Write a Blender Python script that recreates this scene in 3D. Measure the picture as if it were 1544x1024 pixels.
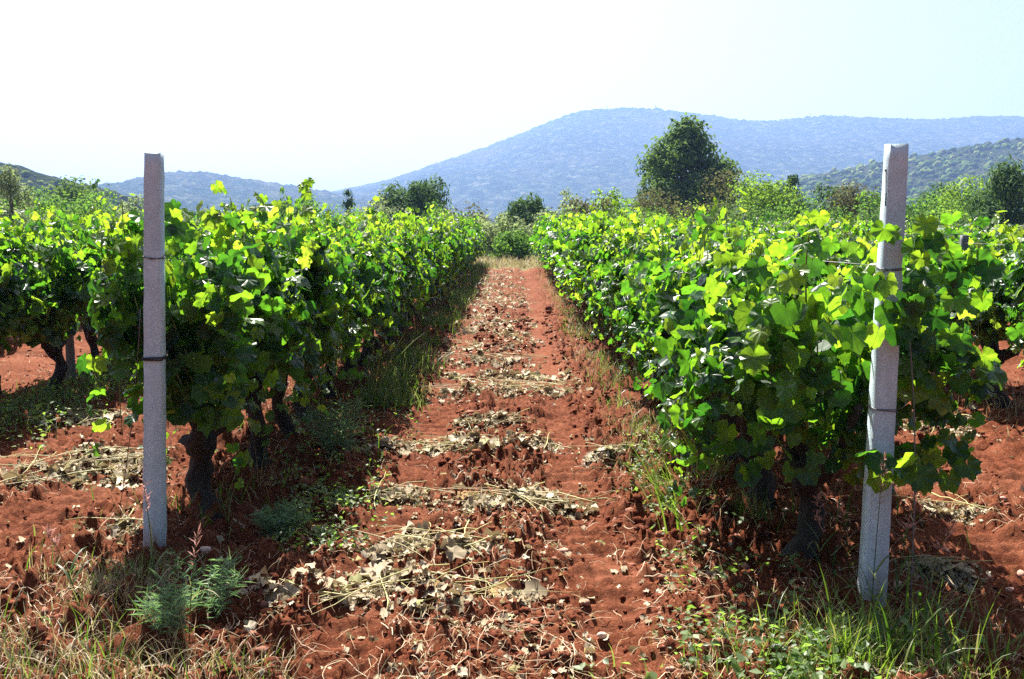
import bpy, math
import numpy as np
from mathutils import Vector, Matrix

# ------------------------------------------------------------------ clear
for o in list(bpy.data.objects):
    bpy.data.objects.remove(o)
scene = bpy.context.scene
COL = scene.collection
R = math.radians

# ------------------------------------------------------------------ camera, sky, sun, exposure
CAM_H = 1.535
PITCH = R(6.65)
cam = bpy.data.cameras.new('camera')
cam.sensor_width = 36.0
cam.lens = 35.0
cam.clip_start = 0.05
cam.clip_end = 20000
camo = bpy.data.objects.new('camera', cam)
camo.location = (0, 0, CAM_H)
camo.rotation_euler = (R(90) - PITCH, 0, 0)
COL.objects.link(camo)
scene.camera = camo

SUN_EL, SUN_AZ = R(55), R(20)           # azimuth measured to the left of straight ahead
world = bpy.data.worlds.new('World')
scene.world = world
world.use_nodes = True
wn = world.node_tree.nodes
wl = world.node_tree.links
sky = wn.new('ShaderNodeTexSky')
sky.sky_type = 'NISHITA'
sky.sun_disc = False
sky.sun_elevation = SUN_EL
sky.sun_rotation = -SUN_AZ
sky.air_density = 0.75
sky.dust_density = 4.0
sky.ozone_density = 0.0
wl.new(sky.outputs[0], wn['Background'].inputs[0])
wn['Background'].inputs[1].default_value = 0.05

sund = bpy.data.lights.new('sun', 'SUN')
sund.energy = 5.0
sund.angle = R(0.5)
sund.color = (1.0, 0.95, 0.86)
suno = bpy.data.objects.new('sun', sund)
SUNV = Vector((-math.sin(SUN_AZ) * math.cos(SUN_EL), math.cos(SUN_AZ) * math.cos(SUN_EL), math.sin(SUN_EL)))
suno.rotation_euler = SUNV.to_track_quat('Z', 'Y').to_euler()
suno.location = (-5, 10, 30)
COL.objects.link(suno)

scene.view_settings.view_transform = 'Standard'
scene.view_settings.look = 'None'
scene.view_settings.gamma = 1
scene.view_settings.use_curve_mapping = False
scene.view_settings.exposure = 1.95

scene.render.engine = 'CYCLES'
cy = scene.cycles
cy.max_bounces = 8
cy.diffuse_bounces = 2
cy.glossy_bounces = 3
cy.transmission_bounces = 4
cy.volume_bounces = 1
cy.use_denoising = False
cy.denoiser = 'OPENIMAGEDENOISE'
cy.sample_clamp_indirect = 6.0
cy.use_adaptive_sampling = False

# ------------------------------------------------------------------ design helper: a point seen in the photo -> place in the world
F_PX = 1544 * 35.0 / 36.0
def ray(px, py):
    u, v = (px - 772) / F_PX, (512 - py) / F_PX
    return np.array([u, math.cos(PITCH) + v * math.sin(PITCH), -math.sin(PITCH) + v * math.cos(PITCH)])
def gnd(px, py, z=0.0):
    d = ray(px, py)
    t = (z - CAM_H) / d[2]
    return d[0] * t, d[1] * t
def at_depth(px, py, Y):
    d = ray(px, py)
    t = Y / d[1]
    return d[0] * t, Y, CAM_H + d[2] * t

# ------------------------------------------------------------------ mesh helpers
def mesh_np(name, V, F, mats, smooth=False, midx=None, uv=None):
    V = np.asarray(V, dtype=np.float32)
    if not isinstance(F, list):
        F = [F]
    F = [np.asarray(f, dtype=np.int32) for f in F if len(f)]
    me = bpy.data.meshes.new(name)
    me.vertices.add(len(V))
    me.vertices.foreach_set('co', V.ravel())
    loops = np.concatenate([f.ravel() for f in F])
    tot = np.concatenate([np.full(len(f), f.shape[1], dtype=np.int32) for f in F])
    start = np.concatenate([[0], np.cumsum(tot)[:-1]]).astype(np.int32)
    me.loops.add(len(loops))
    me.loops.foreach_set('vertex_index', loops)
    me.polygons.add(len(tot))
    me.polygons.foreach_set('loop_start', start)
    me.polygons.foreach_set('loop_total', tot)
    if smooth:
        me.polygons.foreach_set('use_smooth', np.ones(len(tot), dtype=bool))
    if not isinstance(mats, (list, tuple)):
        mats = [mats]
    for m in mats:
        me.materials.append(m)
    if midx is not None:
        me.polygons.foreach_set('material_index', np.asarray(midx, dtype=np.int32))
    if uv is not None:
        l = me.uv_layers.new(name='UVMap')
        l.data.foreach_set('uv', np.asarray(uv, dtype=np.float32)[loops].ravel())
    me.update(calc_edges=True)
    return me

def obj(name, me, parent=None, loc=None):
    o = bpy.data.objects.new(name, me)
    COL.objects.link(o)
    if parent is not None:
        o.parent = parent
    if loc is not None:
        o.location = loc
    return o

def empty(name, loc=(0, 0, 0), rz=0.0):
    o = bpy.data.objects.new(name, None)
    o.empty_display_size = 0.2
    o.location = loc
    o.rotation_euler = (0, 0, rz)
    COL.objects.link(o)
    return o

def tag(o, label=None, cat=None, group=None, kind=None):
    if label: o['label'] = label
    if cat: o['category'] = cat
    if group: o['group'] = group
    if kind: o['kind'] = kind
    return o

def merge(parts):
    """[(V, F), ...] with equal face size -> one V, F"""
    Vs, Fs, n = [], [], 0
    for V, F in parts:
        Vs.append(V); Fs.append(np.asarray(F) + n); n += len(V)
    return np.concatenate(Vs), np.concatenate(Fs)

def tube(P, rad, sides=6, cap=True, rough=0.0, rng=None):
    P = np.asarray(P, float); n = len(P)
    rad = np.broadcast_to(np.asarray(rad, float), (n,))
    T = np.gradient(P, axis=0)
    T /= np.linalg.norm(T, axis=1, keepdims=True) + 1e-9
    ref = np.array([0.31, 0.95, 0.05]) if abs(T[:, 1]).mean() < 0.8 else np.array([0.95, 0.1, 0.3])
    A = np.cross(T, ref); A /= np.linalg.norm(A, axis=1, keepdims=True) + 1e-9
    B = np.cross(T, A)
    th = np.linspace(0, 2 * np.pi, sides, endpoint=False)
    rr = rad[:, None] * np.ones((1, sides))
    if rough and rng is not None:
        rr = rr * (1 + rough * (rng.random((n, sides)) - 0.5) * 2)
    V = P[:, None, :] + rr[..., None] * (np.cos(th)[None, :, None] * A[:, None, :] + np.sin(th)[None, :, None] * B[:, None, :])
    V = V.reshape(-1, 3)
    F = []
    for i in range(n - 1):
        for j in range(sides):
            k = (j + 1) % sides
            F.append((i * sides + j, i * sides + k, (i + 1) * sides + k, (i + 1) * sides + j))
    if cap:
        V = np.concatenate([V, P[:1], P[-1:]])
        a, b = len(V) - 2, len(V) - 1
        for j in range(sides):
            k = (j + 1) % sides
            F.append((a, k, j, j) if False else (a, k, j, a))
            F.append((b, (n - 1) * sides + j, (n - 1) * sides + k, b))
    return V, F

def fix_faces(F):
    """split quads and degenerate quads (first == last) into quad and triangle arrays"""
    q = [f for f in F if f[0] != f[3]]
    t = [f[:3] for f in F if f[0] == f[3]]
    return [np.array(x, dtype=np.int32) for x in (q, t) if len(x)]

def tubes_mesh(name, lst, mat, smooth=True):
    Vs, Fs, n = [], [], 0
    for V, F in lst:
        Vs.append(V); Fs += [tuple(i + n for i in f) for f in F]; n += len(V)
    return mesh_np(name, np.concatenate(Vs), fix_faces(Fs), mat, smooth)

# ------------------------------------------------------------------ numpy noise
def _h(ix, iy, s):
    n = (ix * 374761393 + iy * 668265263 + s * 974634777) & 0xffffffff
    n = ((n ^ (n >> 13)) * 1274126177) & 0xffffffff
    return ((n ^ (n >> 16)) & 0xffffffff) / 4294967295.0
def vnoise(x, y, s=0):
    x = np.asarray(x, float); y = np.asarray(y, float)
    ix = np.floor(x).astype(np.int64); iy = np.floor(y).astype(np.int64)
    fx = x - ix; fy = y - iy
    fx = fx * fx * (3 - 2 * fx); fy = fy * fy * (3 - 2 * fy)
    a = _h(ix, iy, s); b = _h(ix + 1, iy, s); c = _h(ix, iy + 1, s); d = _h(ix + 1, iy + 1, s)
    return (a + (b - a) * fx) * (1 - fy) + (c + (d - c) * fx) * fy
def fbm(x, y, o=4, s=0):
    r = 0; a = 0.5; t = 0
    for i in range(o):
        r = r + a * vnoise(x, y, s + i * 7); t += a
        x = x * 2.03 + 11.3; y = y * 2.03 + 5.7; a *= 0.5
    return r / t

# ------------------------------------------------------------------ material helpers
def new_mat(name):
    m = bpy.data.materials.new(name)
    m.use_nodes = True
    nt = m.node_tree
    b = nt.nodes['Principled BSDF']
    return m, nt, b
def N(nt, t, **kw):
    n = nt.nodes.new(t)
    for k, v in kw.items():
        setattr(n, k, v)
    return n
def ramp(nt, stops, fac=None):
    r = N(nt, 'ShaderNodeValToRGB')
    e = r.color_ramp.elements
    while len(e) < len(stops):
        e.new(0.5)
    for el, (p, c) in zip(e, stops):
        el.position = p; el.color = (*c, 1)
    if fac is not None:
        nt.links.new(fac, r.inputs[0])
    return r
def noise(nt, scale, detail=4, rough=0.6, vec=None, dist=0.0):
    n = N(nt, 'ShaderNodeTexNoise')
    n.inputs['Scale'].default_value = scale
    n.inputs['Detail'].default_value = detail
    n.inputs['Roughness'].default_value = rough
    n.inputs['Distortion'].default_value = dist
    if vec is not None:
        nt.links.new(vec, n.inputs['Vector'])
    return n
def math_n(nt, op, a, b=None):
    n = N(nt, 'ShaderNodeMath', operation=op)
    for i, v in enumerate((a, b)):
        if v is None: continue
        if isinstance(v, (int, float)): n.inputs[i].default_value = v
        else: nt.links.new(v, n.inputs[i])
    return n.outputs[0]
def mixc(nt, fac, a, b):
    n = N(nt, 'ShaderNodeMix', data_type='RGBA')
    for s, v in ((n.inputs[0], fac), (n.inputs[6], a), (n.inputs[7], b)):
        if isinstance(v, (int, float)): s.default_value = v
        elif isinstance(v, tuple): s.default_value = (*v, 1)
        else: nt.links.new(v, s)
    return n.outputs[2]

def rand_any(nt, extra=None):
    """one random number per leaf, whether the leaf is an object or an island of a mesh"""
    g = N(nt, 'ShaderNodeNewGeometry'); oi = N(nt, 'ShaderNodeObjectInfo')
    s = math_n(nt, 'ADD', g.outputs['Random Per Island'], oi.outputs['Random'])
    return math_n(nt, 'FRACT', s), g

def leafy(name, stops, trans_stops, under=None, tfac=0.4, rough=0.45, spec=0.4, nscale=None, veins=False):
    m, nt, b = new_mat(name)
    r, g = rand_any(nt)
    c = ramp(nt, stops, r).outputs[0]
    t = ramp(nt, trans_stops, r).outputs[0]
    if veins:
        uv = N(nt, 'ShaderNodeUVMap')
        sep = N(nt, 'ShaderNodeSeparateXYZ'); nt.links.new(uv.outputs[0], sep.inputs[0])
        v = ramp(nt, [(0.0, (1, 1, 1)), (0.045, (0, 0, 0))], sep.outputs[0]).outputs[0]
        c = mixc(nt, math_n(nt, 'MULTIPLY', v, 0.45), c, (0.09, 0.15, 0.05))
        t = mixc(nt, math_n(nt, 'MULTIPLY', v, 0.55), t, (0.05, 0.10, 0.012))
        hgt = math_n(nt, 'POWER', math_n(nt, 'MINIMUM', math_n(nt, 'MULTIPLY', sep.outputs[0], 4.0), 1.0), 0.6)
        bpn = N(nt, 'ShaderNodeBump'); bpn.inputs['Strength'].default_value = 0.4; bpn.inputs['Distance'].default_value = 0.010
        nt.links.new(hgt, bpn.inputs['Height']); nt.links.new(bpn.outputs[0], b.inputs['Normal'])
    if veins:
        nb = noise(nt, 3.2, 3, 0.6, vec=uv.outputs[0])
        nb2 = noise(nt, 22, 3, 0.6, vec=g.outputs['Position'])
        fv = math_n(nt, 'ADD', math_n(nt, 'MULTIPLY', nb.outputs[0], .5), math_n(nt, 'MULTIPLY', nb2.outputs[0], .5))
        sh = ramp(nt, [(0.34, (.42, .46, .5)), (0.5, (.95, .95, .95)), (0.64, (1.35, 1.25, 1.1))], fv).outputs[0]
        def mul(a_):
            mm = N(nt, 'ShaderNodeMix', data_type='RGBA', blend_type='MULTIPLY'); mm.inputs[0].default_value = 1
            nt.links.new(a_, mm.inputs[6]); nt.links.new(sh, mm.inputs[7]); return mm.outputs[2]
        c = mul(c); t = mul(t)
    if under is not None:
        c = mixc(nt, g.outputs['Backfacing'], c, under)
        rr = math_n(nt, 'ADD', math_n(nt, 'MULTIPLY', g.outputs['Backfacing'], 0.25), rough)
        nt.links.new(rr, b.inputs['Roughness'])
    else:
        b.inputs['Roughness'].default_value = rough
    nt.links.new(c, b.inputs['Base Color'])
    b.inputs['Specular IOR Level'].default_value = spec
    tr = N(nt, 'ShaderNodeBsdfTranslucent')
    nt.links.new(t, tr.inputs[0])
    mx = N(nt, 'ShaderNodeMixShader'); mx.inputs[0].default_value = tfac
    nt.links.new(b.outputs[0], mx.inputs[1]); nt.links.new(tr.outputs[0], mx.inputs[2])
    nt.links.new(mx.outputs[0], nt.nodes['Material Output'].inputs[0])
    return m

# vine leaves
M_VINE = leafy('vine_leaf',
    [(0.0, (0.009, 0.036, 0.011)), (0.45, (0.016, 0.056, 0.013)), (0.8, (0.030, 0.085, 0.015)), (1.0, (0.06, 0.12, 0.018))],
    [(0.0, (0.045, 0.20, 0.014)), (0.5, (0.135, 0.39, 0.018)), (0.8, (0.26, 0.54, 0.020)), (1.0, (0.38, 0.60, 0.03))],
    under=(0.034, 0.072, 0.034), tfac=0.44, rough=0.33, spec=0.36, veins=True)
M_YOUNG_LIT = leafy('young_sunlit_vine_leaf',  # young tip leaves; this yellow-green also paints the sunlit canopy top
    [(0.0, (0.030, 0.085, 0.012)), (0.6, (0.06, 0.125, 0.016)), (1.0, (0.11, 0.17, 0.025))],
    [(0.0, (0.22, 0.48, 0.016)), (0.6, (0.36, 0.60, 0.024)), (1.0, (0.50, 0.68, 0.045))],
    under=(0.07, 0.10, 0.05), tfac=0.5, rough=0.40, spec=0.45, veins=True)
# dry leaves and straw
M_DRY = leafy('withered_leaf',
    [(0.0, (0.13, 0.095, 0.05)), (0.25, (0.25, 0.20, 0.125)), (0.6, (0.34, 0.28, 0.19)), (0.82, (0.42, 0.37, 0.28)), (0.92, (0.19, 0.19, 0.075)), (1.0, (0.24, 0.12, 0.035))],
    [(0.0, (0.4, 0.3, 0.15)), (1.0, (0.5, 0.4, 0.2))], tfac=0.12, rough=0.75, spec=0.2)
M_STRAW = leafy('straw',
    [(0.0, (0.22, 0.12, 0.06)), (0.5, (0.33, 0.22, 0.12)), (1.0, (0.44, 0.36, 0.24))],
    [(0.0, (0.4, 0.3, 0.15)), (1.0, (0.5, 0.4, 0.2))], tfac=0.1, rough=0.6, spec=0.3)
M_CANE = leafy('pruned_cane',
    [(0.0, (0.30, 0.22, 0.10)), (0.5, (0.38, 0.35, 0.13)), (1.0, (0.46, 0.43, 0.18))],
    [(0.0, (0.3, 0.3, 0.1)), (1.0, (0.4, 0.4, 0.15))], tfac=0.05, rough=0.55)
M_GRASS = leafy('grass_blade',
    [(0.0, (0.018, 0.048, 0.012)), (0.5, (0.036, 0.082, 0.018)), (0.8, (0.08, 0.12, 0.03)), (1.0, (0.24, 0.20, 0.10))],
    [(0.0, (0.07, 0.17, 0.012)), (0.6, (0.15, 0.28, 0.022)), (1.0, (0.32, 0.30, 0.10))], tfac=0.4, rough=0.4)
M_CORNER = leafy('yellow_green_grass_blade',  # yellower, lighter green than the other grass
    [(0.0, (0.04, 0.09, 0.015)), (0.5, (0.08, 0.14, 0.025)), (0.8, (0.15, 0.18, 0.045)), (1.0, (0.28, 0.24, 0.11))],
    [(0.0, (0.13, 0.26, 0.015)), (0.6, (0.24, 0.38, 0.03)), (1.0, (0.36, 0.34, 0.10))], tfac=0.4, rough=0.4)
M_DRYGRASS = leafy('dry_grass_blade',
    [(0.0, (0.12, 0.09, 0.045)), (0.5, (0.22, 0.165, 0.085)), (1.0, (0.34, 0.28, 0.16))],
    [(0.0, (0.3, 0.25, 0.1)), (1.0, (0.5, 0.42, 0.2))], tfac=0.3, rough=0.5)
M_FEATHER = leafy('feathery_weed',
    [(0.0, (0.07, 0.12, 0.07)), (0.6, (0.12, 0.19, 0.12)), (1.0, (0.20, 0.27, 0.17))],
    [(0.0, (0.12, 0.3, 0.08)), (1.0, (0.3, 0.48, 0.16))], tfac=0.35, rough=0.5)
M_HERB = leafy('broadleaf_weed',
    [(0.0, (0.03, 0.065, 0.016)), (0.6, (0.06, 0.105, 0.03)), (1.0, (0.13, 0.18, 0.07))],
    [(0.0, (0.2, 0.4, 0.04)), (1.0, (0.4, 0.6, 0.1))], tfac=0.4, rough=0.5)
M_SEED = leafy('grass_seed_head',
    [(0.0, (0.36, 0.15, 0.13)), (1.0, (0.52, 0.30, 0.25))],
    [(0.0, (0.45, 0.2, 0.15)), (1.0, (0.6, 0.35, 0.3))], tfac=0.35, rough=0.6)
M_GRAPE = leafy('green_grape', [(0.0, (0.07, 0.13, 0.025)), (1.0, (0.12, 0.19, 0.04))],
    [(0.0, (0.3, 0.5, 0.06)), (1.0, (0.45, 0.6, 0.1))], tfac=0.3, rough=0.35)
M_SHOOT = leafy('green_shoot', [(0.0, (0.10, 0.10, 0.03)), (1.0, (0.17, 0.20, 0.05))],
    [(0.0, (0.2, 0.3, 0.04)), (1.0, (0.2, 0.3, 0.04))], tfac=0.08, rough=0.5)

def bark(name, c1, c2, scale=30):
    m, nt, b = new_mat(name)
    tc = N(nt, 'ShaderNodeTexCoord')
    mp = N(nt, 'ShaderNodeMapping'); mp.inputs['Scale'].default_value = (1, 1, 0.25)
    nt.links.new(tc.outputs['Object'], mp.inputs[0])
    n = noise(nt, scale, 6, 0.7, mp.outputs[0])
    r = ramp(nt, [(0.3, c1), (0.7, c2)], n.outputs[0])
    nt.links.new(r.outputs[0], b.inputs['Base Color'])
    b.inputs['Roughness'].default_value = 0.9
    bp = N(nt, 'ShaderNodeBump'); bp.inputs['Strength'].default_value = 0.9; bp.inputs['Distance'].default_value = 0.02
    nt.links.new(n.outputs[0], bp.inputs['Height']); nt.links.new(bp.outputs[0], b.inputs['Normal'])
    return m
M_BARK = bark('vine_bark', (0.007, 0.005, 0.004), (0.034, 0.025, 0.019))
M_TREEBARK = bark('tree_bark', (0.05, 0.04, 0.03), (0.16, 0.13, 0.10), 8)

def concrete_mat():
    m, nt, b = new_mat('post_concrete')
    tc = N(nt, 'ShaderNodeTexCoord')
    n1 = noise(nt, 260, 3, 0.75, tc.outputs['Object'])
    n2 = noise(nt, 9, 5, 0.6, tc.outputs['Object'])
    mp = N(nt, 'ShaderNodeMapping'); mp.inputs['Scale'].default_value = (22, 22, 0.8)
    nt.links.new(tc.outputs['Object'], mp.inputs[0])
    n3 = noise(nt, 1.0, 4, 0.6, mp.outputs[0])
    c = ramp(nt, [(0.25, (0.40, 0.53, 0.58)), (0.75, (0.58, 0.73, 0.78))], n2.outputs[0]).outputs[0]
    c = mixc(nt, math_n(nt, 'MULTIPLY', ramp(nt, [(0.45, (0, 0, 0)), (0.75, (1, 1, 1))], n3.outputs[0]).outputs[0], 0.35), c, (0.34, 0.36, 0.37))
    c = mixc(nt, math_n(nt, 'MULTIPLY', ramp(nt, [(0.52, (0, 0, 0)), (0.66, (1, 1, 1))], n1.outputs[0]).outputs[0], 0.8), c, (0.17, 0.17, 0.175))
    v = N(nt, 'ShaderNodeTexVoronoi'); v.inputs['Scale'].default_value = 75
    nt.links.new(tc.outputs['Object'], v.inputs['Vector'])
    pit = ramp(nt, [(0.10, (1, 1, 1)), (0.2, (0, 0, 0))], v.outputs['Distance']).outputs[0]
    sz_ = N(nt, 'ShaderNodeSeparateXYZ'); nt.links.new(tc.outputs['Object'], sz_.inputs[0])
    zz = math_n(nt, 'ADD', sz_.outputs[2], math_n(nt, 'MULTIPLY', math_n(nt, 'SUBTRACT', n2.outputs[0], .5), .35))
    sp_ = ramp(nt, [(0.0, (1, 1, 1)), (0.16, (.25, .25, .25)), (0.3, (0, 0, 0))], zz).outputs[0]
    c = mixc(nt, math_n(nt, 'MULTIPLY', sp_, .7), c, (0.24, 0.12, 0.075))      # splashed soil at the foot
    nt.links.new(c, b.inputs['Base Color'])
    b.inputs['Roughness'].default_value = 0.85
    b.inputs['Specular IOR Level'].default_value = 0.25
    h = math_n(nt, 'SUBTRACT', n1.outputs[0], math_n(nt, 'MULTIPLY', pit, 0.9))
    bp = N(nt, 'ShaderNodeBump'); bp.inputs['Strength'].default_value = 0.55; bp.inputs['Distance'].default_value = 0.004
    nt.links.new(h, bp.inputs['Height']); nt.links.new(bp.outputs[0], b.inputs['Normal'])
    return m
M_CONC = concrete_mat()
def plain(name, col, rough=0.6, metal=0.0):
    m, nt, b = new_mat(name)
    n = noise(nt, 40, 3, 0.6)
    c = mixc(nt, math_n(nt, 'MULTIPLY', n.outputs[0], 0.5), col, tuple(x * 0.6 for x in col))
    nt.links.new(c, b.inputs['Base Color'])
    b.inputs['Roughness'].default_value = rough; b.inputs['Metallic'].default_value = metal
    return m
M_STAKE = plain('dark_grey_stake', (0.15, 0.155, 0.16), 0.85)  # darker grey than the end-post concrete
M_WIRE = plain('galvanised_wire', (0.16, 0.16, 0.165), 0.6, 0.5)
M_DARKWIRE = plain('dark_tie_wire', (0.03, 0.028, 0.026), 0.6, 0.2)
M_STEEL = plain('mast_steel', (0.4, 0.4, 0.42), 0.5, 0.3)

END_Y = 36.5
def ground_mat():
    m, nt, b = new_mat('red_soil')
    g = N(nt, 'ShaderNodeNewGeometry')
    P = g.outputs['Position']
    sp = N(nt, 'ShaderNodeSeparateXYZ'); nt.links.new(P, sp.inputs[0])
    n1 = noise(nt, 1.3, 5, 0.6, P)
    n2 = noise(nt, 28, 6, 0.75, P)
    n3 = noise(nt, 120, 4, 0.8, P)
    red = ramp(nt, [(0.30, (0.050, 0.011, 0.0040)), (0.50, (0.103, 0.0255, 0.0095)), (0.70, (0.195, 0.065, 0.030))], n2.outputs[0]).outputs[0]
    red = mixc(nt, math_n(nt, 'MULTIPLY', ramp(nt, [(0.45, (0, 0, 0)), (0.70, (1, 1, 1))], n1.outputs[0]).outputs[0], 0.6), red, (0.205, 0.074, 0.038))
    red = mixc(nt, math_n(nt, 'MULTIPLY', ramp(nt, [(0.56, (0, 0, 0)), (0.68, (1, 1, 1))], n3.outputs[0]).outputs[0], 0.6), red, (0.38, 0.20, 0.12))
    # beyond the rows: dry grassland, then scrub
    n4 = noise(nt, 0.9, 5, 0.7, P)
    scrub = ramp(nt, [(0.3, (0.06, 0.075, 0.03)), (0.55, (0.16, 0.15, 0.07)), (0.75, (0.30, 0.24, 0.13))], n4.outputs[0]).outputs[0]
    e = math_n(nt, 'ADD', sp.outputs[1], math_n(nt, 'MULTIPLY', math_n(nt, 'SUBTRACT', n1.outputs[0], 0.5), 4.0))
    f = ramp(nt, [(0.0, (0, 0, 0)), (1.0, (1, 1, 1))], math_n(nt, 'MULTIPLY', math_n(nt, 'SUBTRACT', e, END_Y - 2.6), 0.6)).outputs[0]
    c = mixc(nt, f, red, scrub)
    nt.links.new(c, b.inputs['Base Color'])
    b.inputs['Roughness'].default_value = 0.95
    b.inputs['Specular IOR Level'].default_value = 0.1
    hh = math_n(nt, 'ADD', math_n(nt, 'MULTIPLY', n2.outputs[0], 1.0), math_n(nt, 'MULTIPLY', n3.outputs[0], 0.35))
    bp = N(nt, 'ShaderNodeBump'); bp.inputs['Strength'].default_value = 1.0; bp.inputs['Distance'].default_value = 0.016
    nt.links.new(hh, bp.inputs['Height']); nt.links.new(bp.outputs[0], b.inputs['Normal'])
    return m
M_SOIL = ground_mat()
def clod_mat():
    m, nt, b = new_mat('soil_clod')
    r, g = rand_any(nt)
    n = noise(nt, 60, 4, 0.7, g.outputs['Position'])
    c = ramp(nt, [(0.0, (0.06, 0.013, 0.006)), (0.5, (0.104, 0.027, 0.0105)), (0.85, (0.19, 0.065, 0.031)), (1.0, (0.32, 0.165, 0.12))], r).outputs[0]
    c = mixc(nt, math_n(nt, 'MULTIPLY', n.outputs[0], 0.5), c, (0.12, 0.032, 0.016))
    nt.links.new(c, b.inputs['Base Color']); b.inputs['Roughness'].default_value = 0.95
    b.inputs['Specular IOR Level'].default_value = 0.1
    bp = N(nt, 'ShaderNodeBump'); bp.inputs['Strength'].default_value = 0.8; bp.inputs['Distance'].default_value = 0.01
    nt.links.new(n.outputs[0], bp.inputs['Height']); nt.links.new(bp.outputs[0], b.inputs['Normal'])
    return m
M_CLOD = clod_mat()
M_STONE = leafy('pale_stone', [(0.0, (0.36, 0.20, 0.15)), (1.0, (0.52, 0.38, 0.30))], [(0, (0, 0, 0)), (1, (0, 0, 0))], tfac=0.0, rough=0.9, spec=0.2)

def foliage_mat(name, a, bcol, ccol, tr, tfac=0.3):
    a, bcol, ccol, tr = (tuple(v * (1.55 if 'brown' not in name else 1.1) for v in q) for q in (a, bcol, ccol, tr))
    return leafy(name, [(0.0, a), (0.55, bcol), (1.0, ccol)], [(0.0, tuple(x * 0.6 for x in tr)), (1.0, tr)], tfac=tfac, rough=0.8, spec=0.04)
M_OLIVE = foliage_mat('foliage_dark_olive', (0.020, 0.046, 0.013), (0.042, 0.078, 0.020), (0.080, 0.125, 0.032), (0.15, 0.25, 0.04), 0.28)
M_DARKG = foliage_mat('foliage_dark_green', (0.016, 0.035, 0.014), (0.032, 0.062, 0.022), (0.06, 0.10, 0.03), (0.09, 0.17, 0.03), 0.22)
M_MIDG = foliage_mat('foliage_mid_green', (0.020, 0.052, 0.012), (0.042, 0.090, 0.019), (0.075, 0.13, 0.028), (0.16, 0.32, 0.035), 0.33)
M_YELG = foliage_mat('foliage_yellow_green', (0.030, 0.066, 0.010), (0.062, 0.112, 0.017), (0.11, 0.155, 0.028), (0.22, 0.36, 0.035), 0.38)
M_BROWNG = foliage_mat('foliage_brown_olive', (0.035, 0.042, 0.016), (0.068, 0.072, 0.028), (0.11, 0.10, 0.042), (0.20, 0.20, 0.06), 0.25)
M_GREYG = foliage_mat('foliage_grey_green', (0.07, 0.09, 0.045), (0.115, 0.145, 0.075), (0.18, 0.20, 0.11), (0.26, 0.34, 0.12), 0.3)

def hill_mat(name, cols, scale, bscale, bdist):
    m, nt, b = new_mat(name)
    g = N(nt, 'ShaderNodeNewGeometry')
    n1 = noise(nt, scale, 5, 0.65, g.outputs['Position'])
    n2 = noise(nt, scale * 0.08, 4, 0.6, g.outputs['Position'])
    c = ramp(nt, [(0.35, cols[0]), (0.52, cols[1]), (0.68, cols[2])], n1.outputs[0]).outputs[0]
    c = mixc(nt, math_n(nt, 'MULTIPLY', ramp(nt, [(0.5, (0, 0, 0)), (0.75, (1, 1, 1))], n2.outputs[0]).outputs[0], 0.5), c, cols[3])
    nt.links.new(c, b.inputs['Base Color'])
    b.inputs['Roughness'].default_value = 1.0; b.inputs['Specular IOR Level'].default_value = 0.0
    bp = N(nt, 'ShaderNodeBump'); bp.inputs['Strength'].default_value = 1.0; bp.inputs['Distance'].default_value = bdist
    nt.links.new(n1.outputs[0], bp.inputs['Height']); nt.links.new(bp.outputs[0], b.inputs['Normal'])
    return m
M_MOUNT = hill_mat('mountain_forest', ((0.006, 0.016, 0.006), (0.022, 0.035, 0.014), (0.09, 0.095, 0.055), (0.07, 0.055, 0.035)), 0.055, 0.09, 9.0)
M_HILL = hill_mat('hill_forest', ((0.008, 0.018, 0.006), (0.022, 0.032, 0.012), (0.06, 0.06, 0.03), (0.05, 0.045, 0.025)), 0.22, 0.2, 3.0)

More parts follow.
